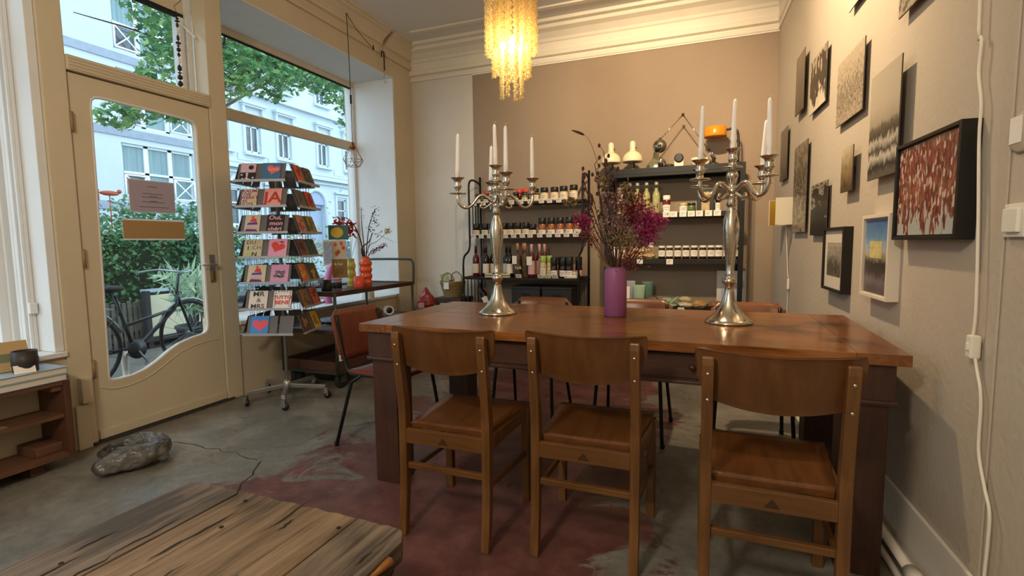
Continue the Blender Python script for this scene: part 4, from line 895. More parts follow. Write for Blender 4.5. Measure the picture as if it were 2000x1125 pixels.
for i, x in enumerate((-2.325, -2.265)): bottle('wine_bottle', ['red bottle with cream label at the far left of the rack', 'red bottle with wine red cap, second from the left on the rack'][i], (x, 4.97+.09*i, SC), .036, .335, M_rose, M_cr, M_paper if i == 0 else None, group=GB)
for i, x in enumerate((-2.205, -2.15)): bottle('wine_bottle', ['dark bottle with blue foil and white label left of the candelabrum', 'dark bottle with blue foil just left of the candelabrum stem'][i], (x, 4.97+.06*i, SC), .036, .335, M_wine, M_cb, M_paperw if i == 0 else M_paper, group=GB)
for i, x in enumerate((-2.0, -1.93, -1.88)): bottle('wine_bottle', nth(i, 'black wine bottle', 'right of the candelabrum stem on the rack'), (x, (5.05, 4.97, 5.07)[i], SC), .037, .335, M_wine, M_lid, (M_paper, M_paperw, None)[i], group=GB)
for i, x in enumerate((-1.835, -1.795, -1.752)):
    b = bottle('beer_bottle', nth(i, 'brown bottle with orange foil', 'in the middle of the rack'), (x, (4.95, 5.03, 4.95)[i], SC), .036, .355, M_beerl, M_co, None, .2, group=GB)
    if i == 0: m_ = text_mesh('NA', .05, .0005); o = link('label_print', m_, M_paper, b); o.rotation_euler = (pi/2, 0, 0); o.location = (.02, -.039, .10)
for i, x in enumerate((-1.675, -1.618, -1.588)): bottle('rose_bottle', nth(i, 'bottle with pink foil', 'on the left rack'), (x, (4.93, 5.02, 5.1)[i], SC), .037, .345, M_rose, M_cp, M_pinkl if i < 2 else None, .25, group=GB, labz=(.1, .5))
tag(MB().box(-.028, .028, -.001, .001, 0, .088).build('neck_card', M_paperw), 'white card hanging from the neck of the pink foil bottle', 'card').location = (-1.685, 4.885, SC+.13)
tag(MB().box(-.025, .025, -.001, .001, 0, .085).build('neck_card', M_paperw), 'white card hanging from the neck of the orange foil bottle', 'card').location = (-1.855, 4.905, SC+.14)
M_grnlid = mat('bright_green_lid', '#86a83f', .5, col2='#b5cf6d', vs=20)
for i, (x, y) in enumerate(((-1.548, 4.92), (-1.50, 4.98))):
    jar('green_topped_bottle', nth(i, 'small bottle with leafy green cap', 'beside the pink foil bottles'), (x, y, SC), .032, .225, M_gl_pale, M_grnlid, M_paper, .30, group='green capped bottles')
for i, (x, y, l) in enumerate(((-1.44, 4.95, M_lid), (-1.39, 5.05, M_lid), (-1.345, 4.95, M_lid), (-1.30, 5.05, M_lid), (-1.275, 4.93, M_lid), (-1.205, 5.04, M_lid))):
    jar('sauce_bottle', nth(i, 'black capped sauce bottle', 'right end of the lower rack shelf'), (x, y, SC), .036, .21, M_gl_dark, l, (M_paperw, M_pinkl)[i % 2], .42, group='sauce bottles on the lower rack shelf')
for i, x in enumerate((-1.25, -1.25)):
    bx = thing('white_tin', ['flat white tin at the front right of the lower rack shelf', 'flat white tin stacked behind at the right of the lower rack shelf'][i], 'tin', (x+.01*i, 4.90+.07*i, SC+.03*i), radians(5), None)
    MB().box(-.065, .065, -.025, .025, 0, .034).build('tin_body', M_paperw, bx, .01); MB().prism([(-.05, .012), (-.04, .012), (-.04, .022), (-.05, .022)], -.0258, -.0252, lambda a, b, h: (a, h, b)).build('logo_mark', M_ink, bx)
tag(MB().box(-.07, .07, -.03, .03, 0, .03).build('black_riser', M_lid), 'low black riser under the stacked white tin', 'riser').location = (-1.25, 4.972, SC)
for i, (x, rz) in enumerate(((-2.14, .3), (-2.03, -.2), (-1.945, .4))):
    sp = thing('soap_box', nth(i, 'small kraft soap box', 'in front of the wine bottles'), 'box', (x, 4.89, SC), rz, 'kraft soap boxes')
    MB().box(-.042, .042, -.02, .02, 0, .042).build('carton', M_paper, sp, .002); MB().box(-.043, .043, -.021, .021, .014, .028).build('sleeve', mat('olive_sleeve', '#7c7a4c', .7), sp)
for i, x in enumerate((-1.787, -1.553, -1.475, -1.40)): price_tag(nth(i, 'price tag', 'lying at the front of the lower rack shelf'), (x, 4.852, SC+.001), .062, .042, -28, 'price tags on the lower rack shelf')
# black crates under the lower shelf
for i, x in enumerate((-1.73, -1.40)):
    cr = thing('storage_crate', ['black storage crate under the wine shelf, left one', 'black storage crate under the wine shelf, right one'][i], 'crate', (x, 5.05, .461), 0, 'black crates under the wine shelf')
    MB().box(-.155, .155, -.16, .16, 0, .22).build('crate_body', mat('charcoal_crate', '#26282b', .6), cr, .006); MB().box(-.16, .16, -.165, .165, .22, .245).build('crate_rim', mat('charcoal_crate', '#26282b', .6), cr, .004)
    MB().box(-.05, .05, -.1625, -.1602, .15, .175).build('grip', M_black, cr)
bt = bottle('lying_bottle', 'black bottle leaning at the left under the wine shelf', (-2.17, 4.93, .475), .035, .28, M_wine, M_cb, M_paperw); bt.rotation_euler = (0, radians(-22), 0)
tag(MB().box(-.035, .035, -.001, .001, 0, .12).build('white_leaflet', M_paperw), 'white leaflet standing beside the leaning bottle', 'leaflet').location = (-2.02, 4.9, .461)
# ================================================================ black shelf on the right
rs = thing('black_shelf_unit', 'square black shelf unit with lamps on top, right on the back wall', 'shelf unit', (-.31, 5.17, 0))
RX = .605
for s in (-1, 1):
    for y in (-.15, .15): MB().box(s*RX-.022*(1 if s > 0 else 1), s*RX+.022, y-.02, y+.02, 0, 1.85).build('post', M_black, rs, .002)
MB().box(-RX+.022, RX-.022, -.17, -.13, 1.77, 1.85).build('top_beam', M_black, rs, .003); MB().box(-RX+.022, RX-.022, .13, .17, 1.77, 1.85).build('top_beam', M_black, rs, .003)
MB().box(-RX+.0225, RX-.0225, -.1295, .1295, 1.83, 1.852).build('top_board', M_shelf, rs)
MB().box(-RX+.022, RX-.022, -.174, -.170, 1.80, 1.808).build('beam_groove', M_tub, rs)
for z in (1.425, .985, .525): MB().box(-RX+.023, RX-.023, -.16, .16, z-.048, z).build('shelf', M_shelf, rs, .003)
Z2, Z3, Z4, ZT = 1.426, .986, .526, 1.8525
M_lemon = mat('lemon_drink_glass', '#a3a06e', .12); M_swing = mat('white_stopper', '#e8e2d2', .35); M_clip = mat('steel_wire', '#b5b0a5', .3, .9)
for i, x in enumerate((-.71, -.636, -.549, -.458)):
    b = bottle('swing_top_bottle', nth(i, 'lemonade bottle with white swing stopper', 'upper shelf'), (x, 5.10, Z2), .036, .30, M_lemon, M_swing, None, .10, 'swing top bottles', neck=.42)
    MB().tube([(.014, 0, .24), (.02, -.016, .275), (0, -.018, .288), (-.02, -.016, .275), (-.014, 0, .24)], .0018, 5).build('wire_clip', M_clip, b)
jar('hourglass_jar', 'jar with woven lid at the left end of the upper shelf, behind the bouquet', (-.79, 5.13, Z2), .05, .26, M_gl_pale, mat('woven_grey_lid', '#8b8276', .9), None, .25)
jar('ketchup_bottle', 'red sauce bottle with white cap and white label on the upper shelf', (-.361, 5.10, Z2), .036, .165, M_gl_red, M_paperw, M_paperw, .26, (.02, .62))
jar('honey_jar', 'small cream jar with white label on the upper shelf', (-.207, 5.09, Z2), .037, .085, M_gl_pale, M_gl_pale, M_paperw, .22, (.05, .8))
jar('pesto_jar', 'small green jar with dark lid on the upper shelf', (-.135, 5.10, Z2), .037, .085, M_gl_grn, M_lid, None, .25)
tn = thing('tall_tin', 'dark tall tin with gold label behind the right candelabrum', 'tin', (-.012, 5.12, Z2)); MB().box(-.075, .075, -.05, .05, 0, .215).build('tin_body', mat('dark_green_tin', '#232a24', .4), tn, .006); MB().box(-.035, .035, -.0512, -.0502, .01, .18).build('gold_label', mat('gold_label_paper', '#c8b48a', .7, col2='#a68c58', vs=30), tn)
jar('dropper_bottle', 'little bottle with white label and dark pump right of the dark tin', (.095, 5.10, Z2), .023, .135, M_wine, M_lid, M_paperw, .32, (.08, .85))
for i, x in enumerate((-.354, -.289, -.207, -.134, -.063, .016, .09)): price_tag(nth(i, 'price tag', 'on the upper edge of the black shelf unit'), (x, 5.008, Z2-.045), .062, .052, 0, 'price tags on the black shelf unit')
M_wlid = mat('white_lid', '#e6dfcf', .45)
for i, x in enumerate((-.398, -.326, -.251, -.177, -.103, -.026, .046, .112, .183, .25)):
    jar('dark_spread_jar', nth(i, 'dark jar with white lid', 'in the row on the middle shelf'), (x, 5.085, Z3), .032, .125, M_gl_dark, M_wlid, M_paperw, .16, (.22, .78), group='dark spread jars in a row')
M_nut = mat('mixed_nougat', '#cbb98c', .6, col2='#7c5a34', vs=45); M_cello = mat('crinkled_cello_bag', '#d9cfb4', .25, col2='#a8956a', vs=35, bump=.5, bs=60)
def bag(name, label, p, w_, d, h, m, rz=0, group=None, tie=True, cat='bag', seed=0):
    rng = random.Random(seed); mb = MB(); n_ = 12; vs = []; k = 7
    for i in range(k):
        t_ = i/(k-1); sc = (.75+.35*sin(pi*min(1, t_*1.1)))*(1 if i < k-1 else .55)
        for j in range(n_):
            a = 2*pi*j/n_; q = 1+rng.uniform(-.10, .10); e = .72
            cx_ = math.copysign(abs(cos(a))**e, cos(a)); cy_ = math.copysign(abs(sin(a))**e, sin(a))
            vs.append((w_/2*sc*q*cx_, d/2*sc*q*cy_, h*t_))
    t = thing(name, label, cat, p, rz, group)
    mb.add(vs, [(i*n_+j, i*n_+(j+1) % n_, (i+1)*n_+(j+1) % n_, (i+1)*n_+j) for i in range(k-1) for j in range(n_)]+[tuple(range(n_))[::-1], tuple((k-1)*n_+j for j in range(n_))]); mb.build('bag_body', m, t)
    if tie: MB().box(-.025, .025, -d/2-.006, -d/2-.003, h*.2, h*.2+.03).build('bag_label', M_paperw, t)
    return t
for i, (x, y, z) in enumerate(((-.69, 5.07, 0), (-.60, 5.07, 0), (-.51, 5.07, 0), (-.64, 5.09, .055), (-.545, 5.09, .055))):
    bag('nougat_bag', nth(i, 'clear bag of pale nougat', 'in the pile on the middle shelf') if i < 3 else ['left', 'right'][i-3]+' upper clear bag of nougat on top of the pile', (x, y, Z3+z), .095, .09, .058, M_nut, 0, 'nougat bags in a pile', False, seed=i)
price_tag('price tag standing on the nougat bags', (-.497, 5.06, Z3+.115), .045, .04, 0); price_tag('price tag under the nougat bags on the middle shelf edge', (-.595, 5.008, Z3-.045), .055, .042, 0); price_tag('price tag under the row of dark spread jars', (-.319, 5.008, Z3-.05), .06, .05, 0)
bag('white_sachet', 'white and brown sachet left of the vase stems on the middle shelf', (-.835, 5.06, Z3), .075, .05, .12, M_paperw, .1, None, False, seed=9); bag('cello_sachet', 'crinkled clear bag behind the bouquet on the middle shelf', (-.775, 5.09, Z3), .07, .07, .10, M_cello, .1, None, False, seed=10)
# bottom shelf: pouches and bagged sweets
M_mint = mat('mint_green_pouch', '#8fa88c', .45); M_teal = mat('teal_pouch', '#4c6b60', .5)
def pouch(label, p, w_, h, m, rz=0, group=None, mark=True, cat='pouch'):
    t = thing('stand_up_pouch', label, cat, p, rz, group); vs = []; n_ = 7
    for i, (yy, zz, ww) in enumerate(((.026, 0, .78), (.030, .03, .80), (.022, .5, .92), (.006, .92, 1.0), (.002, 1.0, 1.0))):
        for s in (-1, 1):
            for j in range(n_): u = (j/(n_-1)*2-1)*s; vs.append((u*w_/2*ww, -s*yy*(1-.6*abs(u)**2), zz*h))
    m_ = 2*n_
    MB().add(vs, [(i*m_+j, i*m_+(j+1) % m_, (i+1)*m_+(j+1) % m_, (i+1)*m_+j) for i in range(4) for j in range(m_)]+[tuple(range(m_))[::-1], tuple(4*m_+j for j in range(m_))], True).build('pouch_body', m, t)
    if mark:
        MB().tube([(-.028, -.027, h*.33), (-.012, -.031, h*.36), (0, -.031, h*.34), (.012, -.031, h*.36), (.028, -.027, h*.33)], [.001, .004, .003, .004, .001], 6).build('printed_moustache', M_ink, t)
    return t
pouch('mint green stand up pouch with a printed moustache beside the vase', (-.607, 5.06, Z4), .118, .205, M_mint, 0)
pouch('teal pouch half hidden behind the mint green pouch', (-.535, 5.14, Z4), .11, .235, M_teal, .15, None, False); pouch('white and lilac pouch just right of the vase', (-.70, 5.13, Z4), .10, .24, mat('lilac_pouch', '#9c98a4', .5), -.1, None, False)
tag(MB().box(-.022, .022, -.001, .001, 0, .12).build('white_leaflet', M_paperw), 'white tapered leaflet in front of the lilac pouch', 'leaflet').location = (-.715, 5.04, Z4+.07)
bag('dark_candy_bag', 'bag of dark striped sweets on the bottom shelf beside the mint pouch', (-.474, 5.06, Z4), .12, .09, .10, mat('striped_candy', '#7a6650', .4, col2='#2f261d', vs=40, stretch=(.3, 1, 3)), 0, seed=21)
bag('mint_packet', 'lower mint green flat packet on the bottom shelf', (-.33, 5.05, Z4), .15, .09, .035, M_mint, .2, None, False, seed=22); bag('mint_packet', 'upper mint green packet lying on another', (-.34, 5.07, Z4+.036), .11, .07, .05, M_mint, -.1, None, False, seed=23)
pk = bag('mint_packet', 'mint green packet leaning to the right on the bottom shelf', (-.268, 5.05, Z4+.05), .10, .05, .03, M_mint, .0, None, False, seed=24); pk.rotation_euler = (0, radians(-40), 0)
bag('biscuit_bag', 'lower clear bag of biscuits on the bottom shelf', (-.175, 5.06, Z4), .13, .09, .05, M_cello, 0, seed=25, tie=False); bag('biscuit_bag', 'upper clear bag of biscuits on another bag', (-.178, 5.07, Z4+.051), .11, .08, .05, M_cello, .2, seed=26, tie=False)
bag('biscuit_bag', 'tan biscuit bag right of the stacked biscuit bags', (-.05, 5.06, Z4), .13, .09, .07, mat('tan_biscuit', '#c09c66', .5, col2='#9a7440', vs=30), .15, seed=27, tie=False); bag('granola_bag', 'brown granola bag behind the right candelabrum stem', (.10, 5.06, Z4), .15, .10, .065, mat('granola', '#9c7a4e', .6, col2='#6b4d2c', vs=50), 0, seed=28, tie=False); bag('granola_bag', 'brown granola bag at the right end of the bottom shelf', (.215, 5.07, Z4), .10, .09, .08, mat('granola', '#9c7a4e', .6), 0, seed=29, tie=False)
for i, x in enumerate((-.48, -.335, -.21)): price_tag(nth(i, 'price tag', 'on the bottom shelf edge of the black unit'), (x, 5.008, Z4-.045), .058, .045, 0, 'price tags on the bottom shelf')
ps = thing('leaning_print', 'pale framed blue print leaning on the wall behind the black shelf unit', 'framed print', (.235, 5.235, Z4), radians(0)); Mt = Matrix.Rotation(radians(-6), 4, 'X')
MB().box(-.13, .13, 0, .012, .002, .34).build('mount_board', mat('pale_grey_board', '#c4bfb8', .7), ps, M=Mt); MB().box(-.09, .11, -.001, .0005, .05, .28).build('blue_print', mat('blue_print', '#8790a8', .7, col2='#b9bac2', vs=14), ps, M=Mt)
# ================================================================ lamps on the shelf
M_ivory = mat('ivory_enamel', '#e9dcb8', .25, coat=.3); M_chrome = mat('chrome', '#c8c4ba', .12, 1.); M_orange = mat('orange_enamel', '#e08a14', .25, coat=.3); M_dkgrey = mat('dark_stem', '#3a3632', .4, .5)
for i, x in enumerate((-.90, -.69)):
    t = thing('desk_lamp', ['ivory dome desk lamp on the shelf unit, left of the pair', 'ivory dome desk lamp on the shelf unit, right of the pair'][i], 'lamp', (x, 5.13, ZT), 0, 'pair of ivory desk lamps')
    MB().lathe([(0, 0), (.065, 0), (.068, .008), (.06, .016), (.012, .020), (0, .02)], n=20).build('base', M_dkgrey, t)
    MB().tube([(.012, .03, .015), (.012, .03, .12), (.0, 0, .19)], .007, 8).build('stem', M_dkgrey, t)
    sh_ = MB().lathe([(.090, .080), (.094, .078), (.097, .085), (.096, .105), (.088, .135), (.070, .160), (.045, .178), (.030, .186), (.028, .20), (.028, .262), (.022, .276), (.010, .283), (0, .284)], n=28).lathe([(.090, .080), (.082, .13), (.06, .158), (.02, .175), (0, .178)], n=28).build('shade', M_ivory, t)
    MB().lathe([(0, -.012), (.006, -.01), (.006, .004), (0, .006)], M=Matrix.Translation((.034, 0, .215)) @ Matrix.Rotation(pi/2, 4, 'Y'), n=8).build('switch', M_dkgrey, sh_)
t = thing('silver_cone_lamp', 'greenish silver bell lamp shade standing on the shelf unit', 'lamp', (-.475, 5.215, ZT)); MB().lathe([(.10, 0), (.102, .004), (.092, .04), (.070, .075), (.040, .105), (.030, .13), (.026, .17), (.018, .185), (.012, .19), (.012, .215), (0, .22)], n=24).build('shade', mat('greenish_aluminium', '#b9bda6', .28, .9), t); MB().sphere((0, 0, .225), .016, 10, 6).build('knob', M_ivory, t)
t = thing('scissor_lamp', 'chrome clamp lamp with long folding arm and round head on the shelf unit', 'lamp', (.05, 5.16, ZT))
MB().lathe([(0, 0), (.05, 0), (.05, .02), (.02, .03), (.014, .07), (0, .07)], n=18).build('clamp_base', M_dkgrey, t)
MB().tube([(0, 0, .06), (-.055, 0, .155)], .009, 8).tube([(.02, 0, .06), (-.035, 0, .155)], .006, 8).build('lower_arm', M_chrome, t)
MB().tube([(-.05, 0, .155), (-.278, -.01, .490)], .005, 8).build('middle_arm', M_chrome, t); MB().tube([(-.278, -.01, .490), (-.475, -.10, .262)], .005, 8).build('upper_arm', M_chrome, t)
for p in ((-.05, 0, .155), (-.278, -.01, .490), (-.475, -.10, .262)): MB().lathe([(0, -.014), (.013, -.014), (.013, .014), (0, .014)], M=Matrix.Translation(p) @ Matrix.Rotation(pi/2, 4, 'X'), n=12).build('joint', M_dkgrey, t)
hd = MB().sphere((-.478, -.10, .200), .064, 20, 12, (1, .7, 1)).build('lamp_head', mat('dull_chrome', '#9c958b', .25, 1.), t); MB().lathe([(.018, 0), (.016, .02), (.008, .03), (0, .03)], M=Matrix.Translation((-.478, -.142, .205)) @ Matrix.Rotation(pi/2, 4, 'X'), n=14).build('head_knob', M_chrome, hd)
tag(MB().lathe([(0, 0), (.024, 0), (.024, .085), (.018, .09), (0, .09)], n=18).build('chrome_canister', M_chrome), 'small chrome canister under the round lamp head', 'canister').location = (-.415, 5.035, ZT)
t = thing('spot_lamp', 'white cube lamp with a round black and chrome spot on the shelf unit', 'lamp', (-.255, 5.13, ZT)); MB().box(-.042, .042, -.035, .035, 0, .06).build('lamp_body', M_ivory, t, .006)
r_ = MB().lathe([(.030, 0), (.040, 0), (.042, .008), (.036, .02), (.030, .02)], M=Matrix.Translation((.0, -.034, .082)) @ Matrix.Rotation(pi/2, 4, 'X'), n=22).build('black_ring', M_lid, t); MB().sphere((.0, -.034, .082), .030, 14, 8, (1, .35, 1)).build('reflector', M_chrome, r_); MB().tube([(0, -.02, .05), (0, -.02, .08)], .01, 8).build('neck', M_lid, t)
tag(MB().sphere((0, 0, .018), .03, 12, 6, (1.7, .9, .6)).build('cable_coil', M_lid), 'small black cable coil lying on the shelf unit', 'cable').location = (-.345, 5.11, ZT)
tag(MB().lathe([(0, 0), (.045, 0), (.052, .075), (.050, .078), (.045, .01), (0, .008)], n=20).build('cream_pot', M_ivory), 'cream pot on the shelf unit behind the candle', 'pot').location = (-.10, 5.14, ZT)
tag(MB().sphere((0, 0, .03), .034, 12, 8, (.8, .8, .9)).lathe([(.012, .05), (.008, .07), (0, .072)], n=10).build('cream_ornament', M_ivory), 'small rounded cream ornament on the shelf unit', 'ornament').location = (-.01, 5.08, ZT)
t = thing('orange_lamp', 'orange drum lamp on a black bent arm above the shelf unit', 'lamp', (.26, 5.16, ZT)); MB().lathe([(0, 0), (.06, 0), (.06, .015), (.02, .022), (0, .022)], n=18).build('base', M_lid, t)
MB().tube(smooth_pts([(0, 0, .02), (0, 0, .18), (-.01, 0, .29), (-.05, 0, .325), (-.10, 0, .318)], 4), .011, 8).build('arm', M_lid, t)
d_ = MB().lathe([(.0, .352), (.090, .350), (.098, .340), (.100, .285), (.100, .262), (.097, .260), (.094, .262), (.094, .335), (0, .338)], c=(-.20, 0, 0), n=32).build('drum_shade', M_orange, t); MB().lathe([(0, .272), (.093, .272), (.093, .275), (0, .275)], c=(-.20, 0, 0), n=28).build('diffuser', M_ivory, d_)
# ================================================================ chandelier
CH = (-.948, 2.5)
ch = thing('bead_chandelier', 'tiered chandelier of golden glass bead strands with a lit bulb', 'chandelier', (CH[0], CH[1], 1.90))
def bead_mat():
    m = bpy.data.materials.new('golden_glass_beads'); m.use_nodes = True; nt = m.node_tree; nt.nodes.clear(); N = nt.nodes.new; Lk = nt.links.new
    o = N('ShaderNodeOutputMaterial'); tr_ = N('ShaderNodeBsdfTransparent'); tr_.inputs[0].default_value = (1, .93, .74, 1); tl = N('ShaderNodeBsdfTranslucent'); tl.inputs[0].default_value = (.95, .84, .55, 1)
    gl = N('ShaderNodeBsdfGlossy'); gl.inputs[0].default_value = (1, .9, .65, 1); gl.inputs[1].default_value = .15
    df = N('ShaderNodeBsdfDiffuse'); df.inputs[0].default_value = (.9, .80, .55, 1)
    m0 = N('ShaderNodeMixShader'); m0.inputs[0].default_value = .45; Lk(tl.outputs[0], m0.inputs[1]); Lk(df.outputs[0], m0.inputs[2])
    m1 = N('ShaderNodeMixShader'); m1.inputs[0].default_value = .22; Lk(m0.outputs[0], m1.inputs[1]); Lk(gl.outputs[0], m1.inputs[2])
    m2 = N('ShaderNodeMixShader'); m2.inputs[0].default_value = .45; Lk(m1.outputs[0], m2.inputs[1]); Lk(tr_.outputs[0], m2.inputs[2]); Lk(m2.outputs[0], o.inputs[0]); return m
M_bead = bead_mat()
def strand_mesh(z0, z1):
    mb = MB(); nb = int((z1-z0)/.0145)
    for i in range(nb):
        z = z0+.006+i*.0145; a = i*1.25
        for q in (0, pi): mb.sphere((.0068*cos(a+q), .0068*sin(a+q), z), .0080, 6, 4)
    return mb.mesh('bead_strand')
for r, zb, zt, k in ((.125, .215, .86, 20), (.092, .105, .86, 13), (.055, 0, .86, 8)):
    me = strand_mesh(zb, zt); me.materials.append(M_bead); me2 = strand_mesh(zb+.022, zt); me2.materials.append(M_bead)
    for i in range(k):
        a = 2*pi*i/k; o = link('bead_strand', me if i % 3 else me2, None, ch); o.location = (r*cos(a), r*sin(a), 0)
MB().tube([(.128*cos(2*pi*i/32), .128*sin(2*pi*i/32), .86) for i in range(33)], .006, 6, False).tube([(.092*cos(2*pi*i/32), .092*sin(2*pi*i/32), .86) for i in range(33)], .004, 6, False).bar((-.128, 0, .86), (.128, 0, .86), .008, .008).bar((0, -.128, .86), (0, .128, .86), .008, .008).build('hanging_ring', M_brass, ch)
MB().tube([(0, 0, .86), (0, 0, 1.50)], .006, 8).build('suspension_rod', M_brass, ch); MB().lathe([(0, 1.52), (.05, 1.52), (.05, 1.50), (.03, 1.47), (.008, 1.455), (0, 1.455)], n=20).build('ceiling_rose', M_brass, ch)
MB().tube([(0, 0, .84), (0, 0, .34)], .004, 6).lathe([(.018, .30), (.02, .305), (.02, .345), (.012, .355), (0, .355)], n=14).build('bulb_socket', M_brass, ch)
def bulb_mat():
    m = bpy.data.materials.new('lit_bulb_glass'); m.use_nodes = True; nt = m.node_tree; nt.nodes.clear(); N = nt.nodes.new; Lk = nt.links.new
    o = N('ShaderNodeOutputMaterial'); e = N('ShaderNodeEmission'); e.inputs[0].default_value = (1, .86, .58, 1); e.inputs[1].default_value = 60; t_ = N('ShaderNodeBsdfTransparent'); mx = N('ShaderNodeMixShader'); mx.inputs[0].default_value = .8
    Lk(e.outputs[0], mx.inputs[1]); Lk(t_.outputs[0], mx.inputs[2]); Lk(mx.outputs[0], o.inputs[0]); return m
MB().sphere((0, 0, .262), .038, 18, 12).build('bulb', bulb_mat(), ch)
ld = bpy.data.lights.new('chandelier_light', 'POINT'); ld.energy = LAMP_CHANDELIER; ld.color = (1, .82, .55); ld.shadow_soft_size = .045
lo = bpy.data.objects.new('chandelier_light', ld); C.objects.link(lo); lo.parent = ch; lo.location = (0, 0, .262)

# ================================================================ ceiling spotlight over the table (above the frame), the one that throws the jar shadows on the back wall
for nm, lp, aim, en, cone in (('small black ceiling spotlight above the table, aimed at the back wall', (-.22, 2.85, 3.21), (-.46, 2.5, -.80), LAMP_SPOT, 82), ('small black ceiling spotlight above the table, aimed at the pictures', (-.42, 2.80, 3.21), (1.05, .55, -1.05), LAMP_SPOT2, 125)):
    sl = thing('ceiling_spot', nm, 'lamp', lp, 0, 'ceiling spotlights')
    MB().lathe([(.045, 0), (.05, .005), (.05, .10), (.04, .115), (.012, .12), (.012, .20), (.035, .205), (.035, .2095), (0, .21)], n=20).build('housing', M_black, sl)
    ld = bpy.data.lights.new('spot_light', 'SPOT'); ld.energy = en; ld.color = (1, .75, .46); ld.shadow_soft_size = .045; ld.spot_size = radians(cone); ld.spot_blend = 1.0
    lo = bpy.data.objects.new('spot_light', ld); C.objects.link(lo); lo.parent = sl; lo.location = (0, 0, -.06); lo.rotation_euler = Vector(aim).to_track_quat('-Z', 'Y').to_euler()
# ================================================================ revolving card rack
M_gsheet = mat('grey_sheet_metal', '#6e6a6a', .5, .3); M_lip = mat('pale_grey_lip', '#b4b6bd', .4, .2); M_wire = mat('grey_wire', '#4d4f50', .4, .6); M_alum = mat('satin_aluminium', '#a9a9a6', .35, .8)
CRX, CRY, CRR = -2.945, 2.885, radians(19.3)
cr = thing('card_rack', 'grey revolving wire card rack on castors beside the shop window', 'card rack', (CRX, CRY, 0), CRR)
TIERS = [1.605, 1.43, 1.25, 1.08, .90, .715, .535]; PH, D0, D1 = .125, .222, .178; HW = .165
tilt = math.atan2(D0-D1, PH)
MB().tube([(0, 0, .09), (0, 0, 1.74)], .013, 10).build('pole', M_alum, cr)
MB().lathe([(0, .075), (.032, .075), (.032, .13), (.02, .145), (.013, .15)], n=16).build('hub', M_alum, cr)
for i in range(5):
    a = radians(-70+72*i); d = Vector((cos(a), sin(a), 0)); e = d*.29
    lg = MB().bar((d.x*.02, d.y*.02, .105), (e.x, e.y, .092), .03, .03).build('foot_arm', M_alum, cr, .004)
    MB().lathe([(0, -.011), (.024, -.011), (.027, -.006), (.027, .006), (.024, .011), (0, .011)], M=Matrix.Translation((e.x+.012, e.y, .027)) @ Matrix.Rotation(pi/2, 4, 'X') @ Matrix.Rotation(.6*i, 4, 'Y'), n=16).build('castor_wheel', M_lid, lg)
    MB().box(e.x-.010, e.x+.018, e.y-.016, e.y-.012, .022, .085).box(e.x-.010, e.x+.018, e.y+.012, e.y+.016, .022, .085).box(e.x-.010, e.x+.010, e.y-.016, e.y+.016, .075, .085).build('castor_fork', M_alum, lg)
for z in TIERS:
    for k in range(4):
        Rz = Matrix.Rotation(pi/2*k, 4, 'Z')
        pn = None
        for u0 in (-HW, -HW+.115, -HW+.23):
            u1 = u0+.10; o_ = MB().add([(u0, -D0, z), (u1, -D0, z), (u1, -D1, z+PH), (u0, -D1, z+PH), (u0, -D0+.0015, z), (u1, -D0+.0015, z), (u1, -D1+.0015, z+PH), (u0, -D1+.0015, z+PH)], [(0, 1, 2, 3), (7, 6, 5, 4), (0, 4, 5, 1), (1, 5, 6, 2), (2, 6, 7, 3), (3, 7, 4, 0)], False, Rz).build('pocket_panel', M_gsheet, cr); pn = pn or o_
        MB().box(-HW-.015, HW+.015, -D0-.022, -D0-.001, z-.006, z-.003, Rz).box(-HW-.015, HW+.015, -D0-.024, -D0-.021, z-.006, z+.010, Rz).build('lip', M_lip, pn)
    MB().tube([(.10*cos(2*pi*i/20), .10*sin(2*pi*i/20), z+.085) for i in range(21)], .002, 5, False).bar((-.13, 0, z+.085), (.13, 0, z+.085), .006, .004).bar((0, -.13, z+.085), (0, .13, z+.085), .006, .004).build('wire_ring', M_wire, cr)
for k in range(4):
    for u in (-.14, -.09, -.045, 0, .045, .09, .14):
        Rz = Matrix.Rotation(pi/2*k, 4, 'Z'); MB().tube([tuple(Rz @ Vector((u, -D1+.004, TIERS[-1]))), tuple(Rz @ Vector((u, -D1+.004, TIERS[0]+PH)))], .0016, 4).build('rack_wire', M_wire, cr)
# ---- greeting cards
def cmat(h): return mat('card_'+h, '#'+h, .6)
def card(label, tier, side, u, bg, deco, w_=.105, h=.155):
    w_ *= .94
    """card leaning on a tier panel; deco(parent, w, h) adds flat print just above the paper"""
    z = TIERS[tier]; Rk = Matrix.Rotation(CRR+pi/2*side, 4, 'Z'); p = Rk @ Vector((u, -D0-.006, z-.002))
    t = thing('greeting_card', label, 'card', (CRX+p.x, CRY+p.y, p.z), 0, 'greeting cards on the rack')
    t.scale = (1.08, 1, .88); t.rotation_mode = 'XYZ'; t.rotation_euler = (Rk @ Matrix.Rotation(-tilt, 4, 'X')).to_euler()
    MB().box(-w_/2, w_/2, -.0007, .0007, 0, h).build('paper', cmat(bg), t); deco(t, w_, h); return t
def flat(poly, par, col, name='print', lift=0): return MB().prism(poly, -.0016-lift, -.0009, lambda a, b, hh: (a, hh, b)).build(name, cmat(col), par)
def words(par, body, size, col, x, z, spacing=1.0, shear=0., bold=.0):
    o = link('lettering', text_mesh(body, size, .0003, 'CENTER', spacing, shear, bold), cmat(col), par); o.rotation_euler = (pi/2, 0, 0); o.location = (x, -.0014, z); return o
